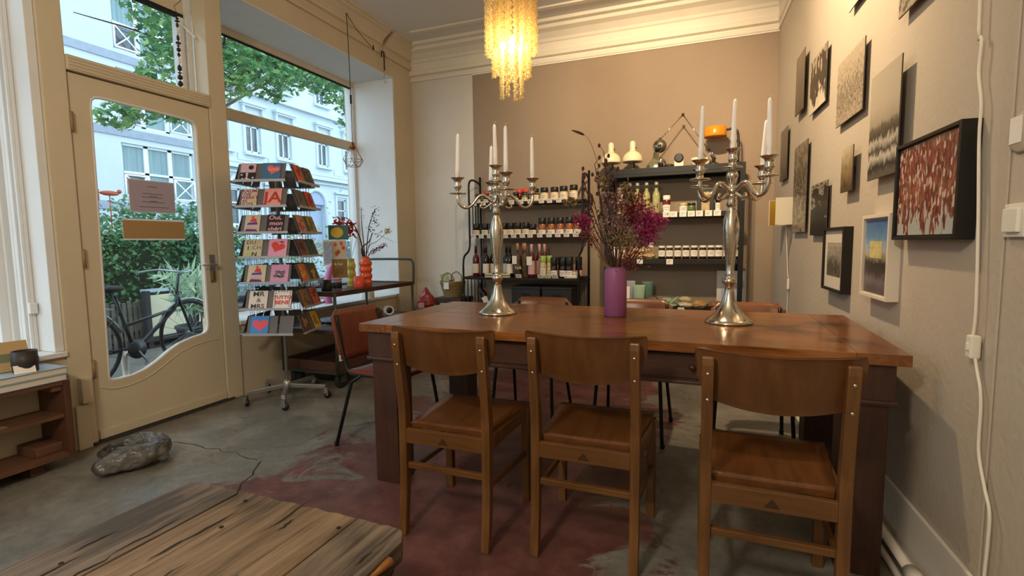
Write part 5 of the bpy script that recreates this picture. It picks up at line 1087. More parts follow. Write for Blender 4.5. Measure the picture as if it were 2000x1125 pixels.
def heart(cx_, cz, s, rot=0.):
    pts = []
    for i in range(28):
        t = 2*pi*i/28; x = 16*sin(t)**3; y = 13*cos(t)-5*cos(2*t)-2*cos(3*t)-cos(4*t); pts.append((cx_+s*(x*cos(rot)-y*sin(rot))/17, cz+s*(x*sin(rot)+y*cos(rot))/17))
    return pts
def disc(x, z, a, b=None, n=16): b = b or a; return [(x+a*cos(2*pi*i/n), z+b*sin(2*pi*i/n)) for i in range(n)]
def rect(x0, x1, z0, z1): return [(x0, z0), (x1, z0), (x1, z1), (x0, z1)]
U1, U2 = -.095, .068
def d_abstract(t, w_, h):
    flat(rect(-.05, .05, .008, .075), t, '1d1b1f'); flat(disc(.018, .118, .017, .019), t, '231f22'); flat([(-.018, .02), (.03, .01), (.0, .03), (.004, .07), (-.012, .072), (-.008, .032)], t, 'e0c3c0', lift=.0003)
    for x, z in ((-.038, .055), (-.03, .022), (.036, .03)): flat(disc(x, z, .007), t, 'e0c3c0', lift=.0003)
def d_love(t, w_, h): flat(heart(.012, .098, .046, -.2), t, 'e2685f'); words(t, 'Love', .035, 'f0c0a8', .012, .10, 1, .2)
def d_rows(t, w_, h):
    words(t, 'KAUM', .034, '8d4a58', -.003, .135, bold=.001); words(t, 'DIE', .034, '8d4a58', -.016, .107, bold=.001); words(t, 'WERKT', .034, '8d4a58', .0, .078, bold=.001); words(t, 'ES', .034, '8d4a58', -.026, .049, bold=.001); words(t, 'GUTE', .034, '8d4a58', -.012, .02, bold=.001)
    flat(rect(-.002, .05, .036, .062), t, 'c9b978'); flat(rect(.012, .048, .094, .119), t, 'dba892')
def d_ja(t, w_, h): words(t, 'JA', .125, 'b5412c', 0, .076, bold=.003)
def d_fig(t, w_, h):
    flat(disc(.0, .135, .010), t, 'd9643f'); flat([(-.02, .095), (.028, .09), (.022, .122), (-.005, .125)], t, 'd0473c'); flat([(-.035, .07), (.035, .072), (.03, .09), (-.028, .088)], t, '5b3f8f')
    flat([(-.045, .012), (.045, .010), (.03, .03), (-.035, .036)], t, '513a78'); flat([(-.04, .036), (.04, .03), (.034, .046), (-.03, .054)], t, 'e2a184'); flat([(-.035, .055), (.03, .052), (.03, .067), (-.033, .066)], t, 'b9b5dd')
def d_oui(t, w_, h): words(t, 'Oui,', .048, 'e9a9b0', -.004, .128, 1, .1, .001); words(t, 'mon', .048, 'e9a9b0', .006, .08, 1, .1, .001); words(t, 'chéri', .044, 'e9a9b0', .0, .034, 1, .1, .001)
def d_du(t, w_, h):
    words(t, 'DU', .044, '4a3a33', -.016, .126); words(t, 'I', .044, '3a3a2c', -.032, .078, bold=.001); words(t, 'CH', .040, '55584a', .024, .082); words(t, 'N', .046, '2c2a24', .012, .028, bold=.001)
    flat(rect(-.02, .004, .062, .096), t, 'b3c08c'); flat(rect(-.046, -.004, .012, .046), t, 'b9c285'); flat(rect(.008, .046, .108, .14), t, 'c6b794')
def d_heart(t, w_, h): flat(heart(.0, .088, .050, -.35), t, 'd8453f'); flat([(.0, .13), (.03, .138), (.045, .118), (.02, .12)], t, '8a5a3a', lift=.0003)
def d_green(t, w_, h):
    for k, (x0, x1, z) in enumerate(((-.030, .034, .098), (-.026, .036, .084), (-.040, .030, .066), (-.034, .034, .054))): flat([(x0, z), (x0+.02, z+.008), (x0+.04, z-.002), (x1, z+.008), (x1, z-.002), (x0+.04, z-.012), (x0+.018, z-.001), (x0, z-.010)], t, '2f4a3d')
def d_mr(t, w_, h): words(t, 'MR', .056, '3b3b3c', .0, .126, bold=.001); words(t, '&', .05, '3b3b3c', .004, .076); words(t, 'MRS', .050, '3b3b3c', .0, .026, bold=.001)
def d_tutto(t, w_, h):
    words(t, 'TUTTO', .036, 'd8402c', 0, .098, bold=.0015); words(t, 'BENE', .042, 'd8402c', 0, .056, bold=.0015)
    for i in range(6):
        for z in (.008, .146): flat(rect(-.05+i*.0185, -.05+i*.0185+.0075, z-.0035, z+.0035), t, '2f3540')
    for i in range(7):
        for x in (-.0485, .0485): flat(rect(x-.0035, x+.0035, .022+i*.0175, .022+i*.0175+.0075), t, '2f3540')
def d_bheart(t, w_, h): flat(heart(.004, .082, .056, .0), t, 'ef5a6a')
F = 'on the front of the card rack, '
card('pink card with black shapes '+F+'top tier', 0, 0, U1, 'd3aeb4', d_abstract); card('blue card with pink love heart '+F+'top tier', 0, 0, U2, '3f6f93', d_love, .13)
card('cream card with mauve word rows '+F+'second tier', 1, 0, U1, 'd9c7b4', d_rows); card('pink card with red letters JA '+F+'second tier', 1, 0, U2, 'eb9d97', d_ja, .12)
card('cream card with purple and red figure '+F+'third tier', 2, 0, U1+.01, 'cdbfa6', d_fig); card('black card with pink script '+F+'third tier', 2, 0, U2+.008, '2a2026', d_oui, .118)
card('beige card with scattered letters '+F+'fourth tier', 3, 0, U1+.005, 'c9bfa0', d_du, .125); card('pink card with big red berry heart '+F+'fourth tier', 3, 0, U2+.016, 'e3a0bd', d_heart, .128)
card('cream card with purple and red figure '+F+'fifth tier', 4, 0, U1+.02, 'd6c8aa', d_fig, .125); card('rose pink card with green script '+F+'fifth tier', 4, 0, U2+.02, 'd99abf', d_green, .125)
card('white card reading MR and MRS '+F+'sixth tier', 5, 0, U1+.02, 'e6dcce', d_mr, .128); card('white card reading TUTTO BENE '+F+'sixth tier', 5, 0, U2+.03, 'ece7e2', d_tutto, .125)
card('blue card with coral heart '+F+'lowest tier', 6, 0, U1+.02, '4a8fd6', d_bheart, .125)
def d_blob(c, s_):
    def f(t, w_, h):
        rg = random.Random(s_)
        for q in range(5): flat(disc(rg.uniform(-w_*.28, w_*.28), rg.uniform(.03, h-.03), rg.uniform(.008, .02), rg.uniform(.010, .03), 9), t, c, lift=.0002*q)
    return f
side_cards = [('d2693f', 'a43c20', 'orange'), ('6b5f4f', '4a4036', 'brown'), ('6a6661', '54504c', 'grey'), ('d05a35', '8f2f1c', 'vermilion'), ('c08f72', 'a84a38', 'terracotta'), ('9a8a3c', '6e6428', 'olive'), ('7a4a44', '4b2c2c', 'maroon'), ('3f5f4e', '2c4438', 'dark green'),
              ('c4733a', 'e0a050', 'amber'), ('5d5238', 'b59a3c', 'moss'), ('8c6b45', '6b4c2e', 'tan'), ('b9584a', '7f2c28', 'brick red'), ('5c4438', 'a07a5c', 'chocolate'), ('c9a83a', '8f7420', 'yellow')]
TN = ['top', 'second', 'third', 'fourth', 'fifth', 'sixth', 'lowest']
for i in range(14):
    a, b, nm = side_cards[i]; card('%s card on the right side of the card rack, %s tier' % (nm, TN[i//2]), i//2, 1, (-.085, .08)[i % 2], a, d_blob(b, i))
for i, (a, b, nm, tr_) in enumerate((('c9a83a', '8f7420', 'yellow', 4), ('b59a2c', '3a3220', 'mustard', 5))): card('%s card on the far side of the card rack, %s tier' % (nm, TN[tr_]), tr_, 2, -.08, a, d_blob(b, 30+i))
# ================================================================ trolley
M_trw = wood('trolley_wood', '#54362a', '#33201a', 1, .5, 5, .2); M_trm = mat('grey_green_tube', '#4a504a', .5, .4)
TX0, TX1, TY0, TY1 = -3.25, -2.70, 3.16, 4.28
tl = thing('industrial_trolley', 'three tier industrial trolley with dark wooden trays under the shop window', 'trolley', ((TX0+TX1)/2, (TY0+TY1)/2, 0))
hx, hy = (TX1-TX0)/2, (TY1-TY0)/2
for sx in (-1, 1):
    for sy in (-1, 1): MB().tube([(sx*hx, sy*hy, .13), (sx*hx, sy*hy, .78)], .013, 10).build('post', M_trm, tl)
    for sy in (-1, 1):
        f_ = MB().box(sx*(hx-.05)-.028, sx*(hx-.05)+.028, sy*(hy-.08)-.03, sy*(hy-.08)+.03, .115, .13).box(sx*(hx-.05)-.030, sx*(hx-.05)-.024, sy*(hy-.08)-.02, sy*(hy-.08)+.04, .05, .12).box(sx*(hx-.05)+.024, sx*(hx-.05)+.030, sy*(hy-.08)-.02, sy*(hy-.08)+.04, .05, .12).build('castor_fork', M_trm, tl)
        w_ = MB().lathe([(0, -.018), (.05, -.018), (.064, -.016), (.068, -.008), (.068, .008), (.064, .016), (.05, .018), (0, .018)], M=Matrix.Translation((sx*(hx-.05), sy*(hy-.08)+.015, .068)) @ Matrix.Rotation(pi/2, 4, 'Y'), n=24).build('castor_wheel', M_tyre, f_)
for z, hgt in ((.79, .03), (.49, .025), (.19, .07)):
    tr_ = MB().box(-hx+.012, hx-.012, -hy+.012, hy-.012, z-.03 if z > .3 else z-.02, z-.012).build('tray_board', M_trw, tl, .002)
    for a in ((-hx-.008, -hx+.012, -hy-.008, hy+.008), (hx-.012, hx+.008, -hy-.008, hy+.008), (-hx+.013, hx-.013, -hy-.008, -hy+.012), (-hx+.013, hx-.013, hy-.012, hy+.008)): MB().box(*a, z-.035, z-.035+hgt+.008).build('tray_rim', M_trw, tr_, .003)
MB().box(-hx, hx, -hy, -hy+.025, .13, .155).box(-hx, hx, hy-.025, hy, .13, .155).box(-hx, -hx+.025, -hy, hy, .13, .155).box(hx-.025, hx, -hy, hy, .13, .155).build('under_frame', M_trm, tl, .003)
MB().tube(smooth_pts([(hx, hy+.02, .76), (hx, hy+.03, .95), (hx-.02, hy+.03, .995), (hx-.07, hy+.03, 1.01), (-hx+.07, hy+.03, 1.01), (-hx+.02, hy+.03, .995), (-hx, hy+.03, .95), (-hx, hy+.02, .76)], 4), .0125, 10).build('push_handle', M_trm, tl)
ZT1 = .7785
# things on the trolley
def cupmesh(r, h, t=.004): return [(0, 0), (r*.96, 0), (r, .004), (r, h), (r-t, h), (r-t, .012), (0, .010)]
tag(MB().lathe(cupmesh(.042, .09), n=24).build('candle_cup', M_lid), 'matt black cup on the trolley beside the card rack', 'cup').location = (-2.95, 3.36, ZT1)
pj = thing('candle_jar', 'clear jar with black and pink bands right of the black cup', 'jar', (-2.95, 3.485, ZT1)); MB().lathe(cupmesh(.042, .085), n=20).build('jar_body', mat('mauve_glass', '#9a8a90', .15), pj); MB().lathe([(.0425, .01), (.0435, .012), (.0435, .062), (.0425, .064)], n=20).build('black_label', M_lid, pj); MB().lathe([(.044, .085), (.045, .086), (.045, .094), (0, .095)], n=20).build('pink_lid', mat('pink_lid', '#d86f95', .5), pj)
def bubble(name, label, p, m, n_b, r, h, neck):
    prof = [(0, 0), (r*.85, 0)]
    for i in range(n_b):
        for q in range(7): t_ = q/7; prof.append((r*(.80+.20*sin(pi*t_)), h*.86*(i+t_)/n_b+.004))
    prof += [(neck, h*.88), (neck, h*.97), (neck*1.08, h), (neck*.85, h), (neck*.8, h*.88), (0, h*.80)]
    return tag(MB().lathe(prof, n=24).build(name, m), label, 'vase')
bubble('bubble_vase', 'glossy orange bubble vase on the trolley', None, mat('glossy_orange_glaze', '#d9552a', .15, coat=.4), 4, .058, .27, .034).location = (-2.93, 3.865, ZT1)
bubble('bubble_vase', 'yellow green bubble vase behind the orange one', None, mat('yellow_green_glaze', '#c9c05a', .2, coat=.4), 3, .043, .255, .034).location = (-3.045, 3.80, ZT1)
tag(MB().lathe(cupmesh(.045, .10), n=24).build('red_cup', mat('coral_glaze', '#e2553c', .35)), 'coral red cup in front of the bubble vases', 'cup').location = (-2.89, 3.705, ZT1)
# twig bouquet in the orange vase
tw = thing('twig_bouquet', 'dry twigs with red flowers, purple heather and a yellow umbel in the orange vase', 'dried flowers', (-2.93, 3.865, ZT1+.19))
M_redfl = mat('scarlet_flower', '#d2401f', .6, col2='#b32f1c', vs=20); M_yel = mat('yellow_umbel', '#b9b13c', .8); M_heath = mat('purple_heather', '#8f3c86', .8)
def twg(pts, r, m=M_stalk): return MB().tube(smooth_pts(pts, 4), [1.5*r*(1-.6*i/(4*(len(pts)-1))) for i in range(4*(len(pts)-1)+1)], 5).build('twig', m, tw)
vv = Vector((.69, .72, 0)).normalized()      # direction along the trolley as seen from the room
def tv(a, z, d=0.): return (.75*a-.6*d, .66*a+.75*d, z)
t1 = twg([tv(0, 0), tv(-.03, .2), tv(-.07, .33), tv(-.13, .42), tv(-.20, .44)], .005); tips('red_petals', t1, M_redfl, [tv(-.17, .36), tv(-.20, .34), tv(-.15, .31), tv(-.21, .40), tv(-.13, .34)], .030, .030, 24, 70)
t2 = twg([tv(0, 0), tv(.02, .2), tv(.05, .38), tv(.11, .52)], .004); tips('dark_leaves', t2, M_pod, [tv(.06, .40), tv(.09, .45), tv(.11, .52), tv(.05, .33), tv(.10, .38), tv(.11, .30)], .014, .020, 11, 71)
t3 = twg([tv(0, 0), tv(-.01, .2), tv(-.02, .38), tv(-.02, .53)], .004); tips('dark_leaves', t3, M_pod, [tv(-.02, .50), tv(-.02, .45)], .008, .012, 7, 72)
t4 = twg([tv(0, .05), tv(.04, .18), tv(.11, .22), tv(.21, .31)], .0025); tips('umbel', t4, M_yel, [tv(.21, .31)], .013, .016, 50, 73)
t5 = twg([tv(0, .05), tv(.05, .12), tv(.12, .16), tv(.18, .18)], .0025); tips('heather', t5, M_heath, [tv(.05+.015*q, .115+.0075*q) for q in range(10)], .011, .011, 16, 74)
twg([tv(0, .05), tv(.06, .26), tv(.10, .29), tv(.26, .21)], .002); twg([tv(0, 0), tv(-.03, .15), tv(.04, .22), tv(.07, .30)], .006)
yb = thing('grey_reeds', 'pale thin dry reeds in the yellow green vase', 'dried flowers', (-3.045, 3.80, ZT1+.215))
for q in range(5): MB().tube(smooth_pts([(0, 0, 0), tv(-.02*q+.03, .12, .01*q), tv(-.045*q+.07, .24+.015*q, .02)], 3), .002, 4).build('reed', M_stalk, yb)
# small postcard stand with three cards
st = thing('postcard_stand', 'thin wire postcard stand on the trolley beside the candle jar', 'card stand', (-2.97, 3.56, ZT1), radians(35)); MB().tube([(0, .02, 0), (0, .02, .56)], .003, 6).box(-.05, .05, -.02, .06, 0, .004).tube([(-.05, 0, .10), (.05, 0, .10)], .002, 5).tube([(-.05, 0, .27), (.05, 0, .27)], .002, 5).tube([(-.07, 0, .42), (.07, 0, .42)], .002, 5).build('wire_frame', M_wire, st)
def pc(label, z, w_, h, bg, deco):
    t = thing('postcard', label, 'card', (-2.97+.005, 3.56-.006, ZT1+z), radians(35)); MB().box(-w_/2, w_/2, -.0007, .0007, 0, h).build('paper', cmat(bg), t); deco(t, w_, h)
pc('postcard with a yellow lemon on blue green at the top of the stand', .425, .165, .125, '3f6a68', lambda t, w_, h: flat(disc(-.012, .062, .052, .045), t, 'd6b63a'))
pc('postcard with orange flowers in the middle of the stand', .265, .12, .155, 'cfc0a4', lambda t, w_, h: [flat(disc(x, z, .016, .020, 7), t, 'c4633c') for x, z in ((-.03, .12), (.02, .128), (.035, .09), (-.02, .04), (-.005, .055))])
pc('brown postcard with white lettering at the foot of the stand', .095, .125, .165, '8a6a32', lambda t, w_, h: [words(t, '& Kaf', .03, 'f0ead8', -.01, .12), flat(rect(-.03, .03, .03, .09), t, '7a5c2a')])
pk_ = thing('blue_toile_print', 'white card with blue drawing hanging in the shop window behind the trolley flowers', 'card', (-3.84, 4.45, .94), radians(90)); MB().box(-.10, .10, -.0007, .0007, 0, .27).build('paper', M_paperw, pk_); MB().box(-.09, .09, -.0016, -.0009, .02, .25).build('blue_drawing', mat('blue_toile_ink', '#7f9fd0', .7, col2='#e6e8ee', vs=38), pk_)
tag(MB().tube(smooth_pts([(0, -.03, 0), (0, -.035, .12), (0, -.015, .24), (0, .02, .33), (0, .05, .37)], 4), [.045-.02*i/16 for i in range(17)], 10).build('pink_horn', mat('pink_candle_wax', '#d97fae', .5)), 'pink curved horn shaped object on the window sill behind the trolley', 'ornament').location = (-3.5, 4.03, .585)
tag(MB().lathe(cupmesh(.075, .11), n=24).build('sill_pot', M_paperw), 'white pot standing on the window sill at the pier', 'pot').location = (-3.42, 4.52, .585)
tag(MB().lathe([(0, 0), (.13, 0), (.16, .012), (.162, .02), (.155, .024), (.12, .014), (0, .012)], n=32).build('blue_platter', mat('blue_grey_stoneware', '#7d94a0', .3)), 'round blue grey platter on the middle tray of the trolley', 'plate').location = (-3.08, 3.62, .4785)
mg = thing('round_speaker', 'small white cup lying on its side with a black opening, middle trolley tray', 'cup', (-2.86, 4.10, .4785+.045), radians(0)); MB().lathe([(.0, .05), (.03, .05), (.043, .035), (.045, -.03), (.042, -.035), (.040, -.03), (.0, -.028)], M=Matrix.Rotation(radians(90), 4, 'X') @ Matrix.Rotation(0, 4, 'Z'), n=22).build('shell', M_paperw, mg); MB().lathe([(0, -.0295), (.039, -.0295), (.039, -.0275), (0, -.0275)], M=Matrix.Rotation(radians(90), 4, 'X'), n=22).build('opening', M_lid, mg); mg.rotation_euler = (0, 0, radians(50+180))
mu = thing('lettered_mug', 'white rounded mug with a black letter b in the bottom tray of the trolley', 'mug', (-2.86, 3.40, .179), radians(20)); MB().lathe([(0, 0), (.042, 0), (.044, .01), (.044, .06), (.036, .085), (.02, .095), (0, .097)], n=20).build('mug_body', M_paperw, mu); o = link('lettering', text_mesh('b', .07, .0006, bold=.002), M_ink, mu); o.rotation_euler = (pi/2, 0, radians(30)); o.location = (.026, -.038, .045)
bk_ = ['tan flat box in the bottom tray of the trolley', 'white flat box in the bottom tray of the trolley']
for i, c in enumerate(('b08a5a', 'd8d2c6')): tag(MB().box(-.14, .14, -.10, .10, 0, .035).build('flat_box', cmat(c), None, .003), bk_[i], 'box').location = (-2.92, 3.85-.36*i+.2, .179)
# ================================================================ pictures on the right wall
def photo_mat(name, stops, grad=.9, nz=.5, sc=14., st=(1, 1, 1), h=.4, vor=False):
    m = bpy.data.materials.new(name); m.use_nodes = True; nt = m.node_tree; b = nt.nodes['Principled BSDF']; N = nt.nodes.new; Lk = nt.links.new
    tc = N('ShaderNodeTexCoord'); mp = N('ShaderNodeMapping'); mp.inputs['Scale'].default_value = st; Lk(tc.outputs['Object'], mp.inputs[0])
    if vor: n = N('ShaderNodeTexVoronoi'); n.inputs['Scale'].default_value = sc; src = n.outputs['Color']
    else: n = N('ShaderNodeTexNoise'); n.inputs['Scale'].default_value = sc; n.inputs['Detail'].default_value = 5; src = n.outputs[0]
    Lk(mp.outputs[0], n.inputs[0])
    s = N('ShaderNodeSeparateXYZ'); Lk(tc.outputs['Object'], s.inputs[0])
    g = N('ShaderNodeMapRange'); g.inputs[1].default_value = 0; g.inputs[2].default_value = h; g.inputs[3].default_value = 0; g.inputs[4].default_value = grad; Lk(s.outputs[2], g.inputs[0])
    a = N('ShaderNodeMath'); a.operation = 'MULTIPLY_ADD'; a.inputs[1].default_value = nz; Lk(src, a.inputs[0]); Lk(g.outputs[0], a.inputs[2])
    r = N('ShaderNodeValToRGB'); e = r.color_ramp.elements; e[0].position, e[0].color = stops[0][0], (*srgb(stops[0][1]), 1); e[1].position, e[1].color = stops[-1][0], (*srgb(stops[-1][1]), 1)
    for p, c in stops[1:-1]: k = e.new(p); k.color = (*srgb(c), 1)
    Lk(a.outputs[0], r.inputs[0]); Lk(r.outputs[0], b.inputs['Base Color']); b.inputs['Roughness'].default_value = .35; return m
def onwall(name, label, cat, u, z):     # local: -x out of the wall, y along it, z up
    return thing(name, label, cat, (XR0-sin(RWZ)*u, cos(RWZ)*u, z), RWZ)
def board(label, u0, u1, z0, z1, m, out=.02, tilt=0., thick=.004):
    t = onwall('photo_print', label, 'photograph', (u0+u1)/2, z0); hw = (u0-u1)/2; h = z1-z0
    R_ = Matrix.Rotation(tilt, 4, 'Y'); MB().box(-out-thick, -out, -hw, hw, 0, h).build('backing_board', mat('print_backing', '#4b443b', .7), t, M=R_)
    MB().box(-out-thick-.0008, -out-thick-.0001, -hw+.001, hw-.001, .001, h-.001).build('photo', m, t, M=R_)
    MB().box(-out, -.0005, -.02, .02, h*.45, h*.55).build('wall_spacer', mat('print_backing', '#4b443b', .7), t, M=R_); return t
bw1 = photo_mat('photo_grey_streak', [(.2, '#2d2722'), (.9, '#8a7b69')], .5, .6, 12, (1, 3, .5)); bw2 = photo_mat('photo_dark_tree', [(.30, '#d6cab5'), (.44, '#cbbfa9'), (.47, '#241f1b'), (.72, '#3a322b'), (.74, '#b3a58f'), (.95, '#4a4037')], .42, .75, 11, (1, 1.5, .8), h=.33)
bw3 = photo_mat('photo_crowd_grey', [(.3, '#2a2520'), (.52, '#b5a68f'), (.62, '#5d5245'), (.78, '#a39580'), (1.0, '#b5a791')], .45, .95, 75, (1, 1, .6), h=.32); bw4 = photo_mat('photo_stadium', [(.16, '#5a544b'), (.24, '#1b1816'), (.34, '#c6beb0'), (.40, '#1f1c1a'), (.50, '#b9b1a2'), (.56, '#2d2a27'), (.66, '#5b5449'), (.70, '#9a907f'), (.9, '#b0a592')], 1.15, .22, 34, (1, 1.6, .7), h=.43)
bw5 = photo_mat('photo_portrait_dark', [(.2, '#2d2721'), (.9, '#7d6e5d')], .5, .5, 16, h=.4); bw6 = photo_mat('photo_seated_figure', [(.32, '#211d19'), (.5, '#a89a82'), (.6, '#3d352c'), (.8, '#8d7e69')], .30, .95, 24, h=.62); bw7 = photo_mat('photo_night', [(.45, '#161412'), (.62, '#201d1a'), (.68, '#a3978a'), (.74, '#24201d')], .22, .85, 12, (1, .6, 1.6), h=.31); bw8 = photo_mat('photo_sepia', [(.3, '#4b3b28'), (.55, '#8d7650'), (.9, '#c9bb9e')], .6, .5, 22, h=.22)
board('narrow grey photograph high at the left of the right wall', 4.30, 4.03, 2.05, 2.455, bw1, .03, radians(0)); board('photograph of a dark tree shape with white ground, high on the right wall', 3.88, 3.48, 1.96, 2.295, bw2)
board('large grainy crowd photograph high on the right wall', 3.23, 2.80, 1.75, 2.075, bw3); board('tall black and white photograph with pale sky above the big framed picture', 2.63, 2.31, 1.405, 1.835, bw4, .035)
board('dark small portrait photograph nearest the back wall', 4.915, 4.62, 1.645, 2.06, bw5); board('tall grey photograph above the wall lamp', 4.31, 3.885, 1.207, 1.823, bw6); board('nearly black photograph left of the small black frame', 3.73, 3.345, 1.182, 1.494, bw7)
board('little sepia photograph in the middle of the right wall', 3.05, 2.865, 1.39, 1.605, bw8, .03); board('photograph at the top edge, above the crowd photograph', 3.08, 2.70, 2.285, 2.60, bw2, .02); board('photograph at the top edge, above the pale sky photograph', 2.40, 2.05, 1.985, 2.35, bw6, .025)
def framed(label, u0, u1, z0, z1, d, fw, fm, pm, mount=0., mm=None):
    t = onwall('framed_picture', label, 'picture', (u0+u1)/2, z0); hw = (u0-u1)/2; h = z1-z0
    for a in ((-hw, -hw+fw, 0, h), (hw-fw, hw, 0, h), (-hw+fw, hw-fw, 0, fw), (-hw+fw, hw-fw, h-fw, h)): MB().box(-d, -.0005, *a).build('frame_side', fm, t, .0015)
    MB().box(-d+.012, -d+.014, -hw+fw, hw-fw, fw, h-fw).build('mount', mm or fm, t)
    MB().box(-d+.0105, -d+.0118, -hw+fw+mount, hw-fw-mount, fw+mount*1.3, h-fw-mount*1.3).build('print', pm, t)
    MB().box(-d+.006, -d+.008, -hw+fw, hw-fw, fw, h-fw).build('glazing', glassmat('picture_glass', (.98, .98, .98), .012), t); return t
M_bfr = mat('black_frame_lacquer', '#17140f', .4); M_wfr2 = mat('white_frame_lacquer', '#dcd0bb', .45); M_mnt = mat('cream_mount', '#ddd3c2', .8)
def crowd_mat():
    m = bpy.data.materials.new('red_crowd_print'); m.use_nodes = True; nt = m.node_tree; b = nt.nodes['Principled BSDF']; N = nt.nodes.new; Lk = nt.links.new
    tc = N('ShaderNodeTexCoord'); mp = N('ShaderNodeMapping'); mp.inputs['Scale'].default_value = (1, 2.2, 1); Lk(tc.outputs['Object'], mp.inputs[0])
    v = N('ShaderNodeTexVoronoi'); v.inputs['Scale'].default_value = 50; Lk(mp.outputs[0], v.inputs[0]); sp = N('ShaderNodeSeparateColor'); Lk(v.outputs['Color'], sp.inputs[0])
    r = N('ShaderNodeValToRGB'); e = r.color_ramp.elements; e[0].position, e[0].color = 0, (*srgb('#5d2a22'), 1); e[1].position, e[1].color = 1, (*srgb('#d9c4b4'), 1)
    for p, c in ((.35, '#85463a'), (.60, '#a8604e'), (.76, '#6b3129'), (.84, '#c9a692')): k = e.new(p); k.color = (*srgb(c), 1)
    Lk(sp.outputs[0], r.inputs[0])
    n = N('ShaderNodeTexNoise'); n.inputs['Scale'].default_value = 22; mp2 = N('ShaderNodeMapping'); mp2.inputs['Scale'].default_value = (1, 1.6, .6); Lk(tc.outputs['Object'], mp2.inputs[0]); Lk(mp2.outputs[0], n.inputs[0])
    s = N('ShaderNodeSeparateXYZ'); Lk(tc.outputs['Object'], s.inputs[0]); g = N('ShaderNodeMapRange'); g.inputs[1].default_value = .0; g.inputs[2].default_value = .17; g.inputs[3].default_value = .14; g.inputs[4].default_value = -.22; Lk(s.outputs[2], g.inputs[0])
    a = N('ShaderNodeMath'); Lk(n.outputs[0], a.inputs[0]); Lk(g.outputs[0], a.inputs[1]); k = N('ShaderNodeMapRange'); k.inputs[1].default_value = .50; k.inputs[2].default_value = .53; Lk(a.outputs[0], k.inputs[0])
    mx = N('ShaderNodeMix'); mx.data_type = 'RGBA'; Lk(k.outputs[0], mx.inputs[0]); Lk(r.outputs[0], mx.inputs[6]); mx.inputs[7].default_value = (*srgb('#b9bdb6'), 1); Lk(mx.outputs[2], b.inputs['Base Color']); b.inputs['Roughness'].default_value = .4; return m
framed('big black framed picture of a red crowd on the right wall', 2.29, 1.822, 1.152, 1.492, .05, .012, M_bfr, crowd_mat(), .004)
framed('small black framed photograph with a wide cream mount', 3.31, 2.925, .882, 1.219, .045, .015, M_bfr, photo_mat('photo_figures', [(.3, '#241f1b'), (.55, '#7d7264'), (.62, '#3a332c'), (.95, '#b5aa99')], .6, .7, 30, (1, 1.4, .7), h=.25), .05, M_mnt)
pb = framed('white framed picture of a yellow building under blue sky', 2.645, 2.335, .912, 1.256, .045, .014, M_wfr2, photo_mat('photo_square', [(.2, '#6a5d5c'), (.30, '#84777a'), (.38, '#544846'), (.5, '#3b332d'), (.60, '#b3ac8a'), (.68, '#a9bcc9'), (.8, '#6a93bd'), (1.0, '#3f6ca3')], .95, .20, 40, h=.344), .004)
x_ = -.045+.0098
MB().box(x_, x_+.0004, -.06, .075, .165, .235).build('yellow_building_print', mat('yellow_building_print', '#c9b76a', .5, col2='#e3d79a', vs=40), pb)
# wall lamp by the back corner
sc = onwall('wall_lamp', 'white box wall lamp with gold inside near the back corner', 'wall lamp', 4.50, 1.27)
M_shade = mat('off_white_card_shade', '#d8cdb6', .7); M_gold = mat('gold_foil_inside', '#c9a040', .3, .8)
MB().box(-.135, -.0005, -.16, -.157, 0, .205).build('shade_side', M_shade, sc); MB().box(-.135, -.0005, .157, .16, 0, .205).build('shade_side', M_shade, sc); MB().box(-.02, -.001, -.1565, .1565, 0, .205).build('shade_back', M_gold, sc)
MB().box(-.13, -.021, .156, .1568, .002, .203).build('gold_lining', M_gold, sc)
MB().tube([(-.07, 0, .02), (-.07, 0, .12)], .014, 10).sphere((-.07, 0, .13), .025, 12, 8).build('lamp_bulb', M_ivory, sc); MB().box(-.09, -.02, -.01, .01, .0, .012).build('bracket', M_shade, sc)
cc = onwall('lamp_cord', 'thin white lamp cord with inline switch below the box wall lamp', 'cord', 4.50, .60)
MB().tube(smooth_pts([(-.012, .10, .67), (-.012, .06, .5), (-.010, .0, .3), (-.010, -.05, .25)], 4), .003, 6).tube(smooth_pts([(-.010, -.05, .18), (-.010, -.03, .05), (-.01, 0, -.55)], 4), .003, 6).build('cable', M_corn, cc); MB().box(-.022, -.004, -.065, -.040, .17, .25).build('inline_switch', M_wlid, cc, .004)
# cord and pipe duct at the right edge
du = onwall('cable_duct', 'narrow wall coloured cable duct running down the right wall', 'cable duct', 1.70, .22); MB().box(-.006, -.0005, -.024, .024, 0, 3.0).build('duct_cover', M_greige2, du, .005)
wc = onwall('electric_cord', 'white electric cord with rocker switch hanging down the right wall', 'electric cord', 1.76, 0.22); o_ = -.018
MB().tube(smooth_pts([(o_, .085, 2.6)]+[(o_, 0.081, 1.595), (o_, 0.059, 1.484), (o_, 0.063, 1.397), (o_, 0.039, 1.308), (o_, 0.038, 1.225), (o_, 0.030, 1.141), (o_, 0.011, 0.971), (o_, -0.007, 0.746), (o_, -0.002, 0.666)], 5), .0042, 8).build('cable', M_corn, wc)
MB().tube(smooth_pts([(o_, -0.020, 0.605), (o_, -0.041, 0.560), (o_, -0.056, 0.528), (o_, -0.065, 0.474), (o_, -0.069, 0.362), (o_, -0.107, 0.278), (o_, -0.138, 0.223), (o_, -0.141, 0.141), (o_, -0.137, 0.046), (o_, -0.140, -0.100), (o_, -0.160, -0.210)], 5), .0042, 8).build('cable', M_corn, wc)
sw = MB().box(o_-.014, o_+.011, -.024, .004, .604, .668).build('cord_switch', M_wlid, wc, .005); MB().box(o_-.018, o_-.006, -.016, -.004, .626, .646).build('rocker', M_wlid, sw, .002)
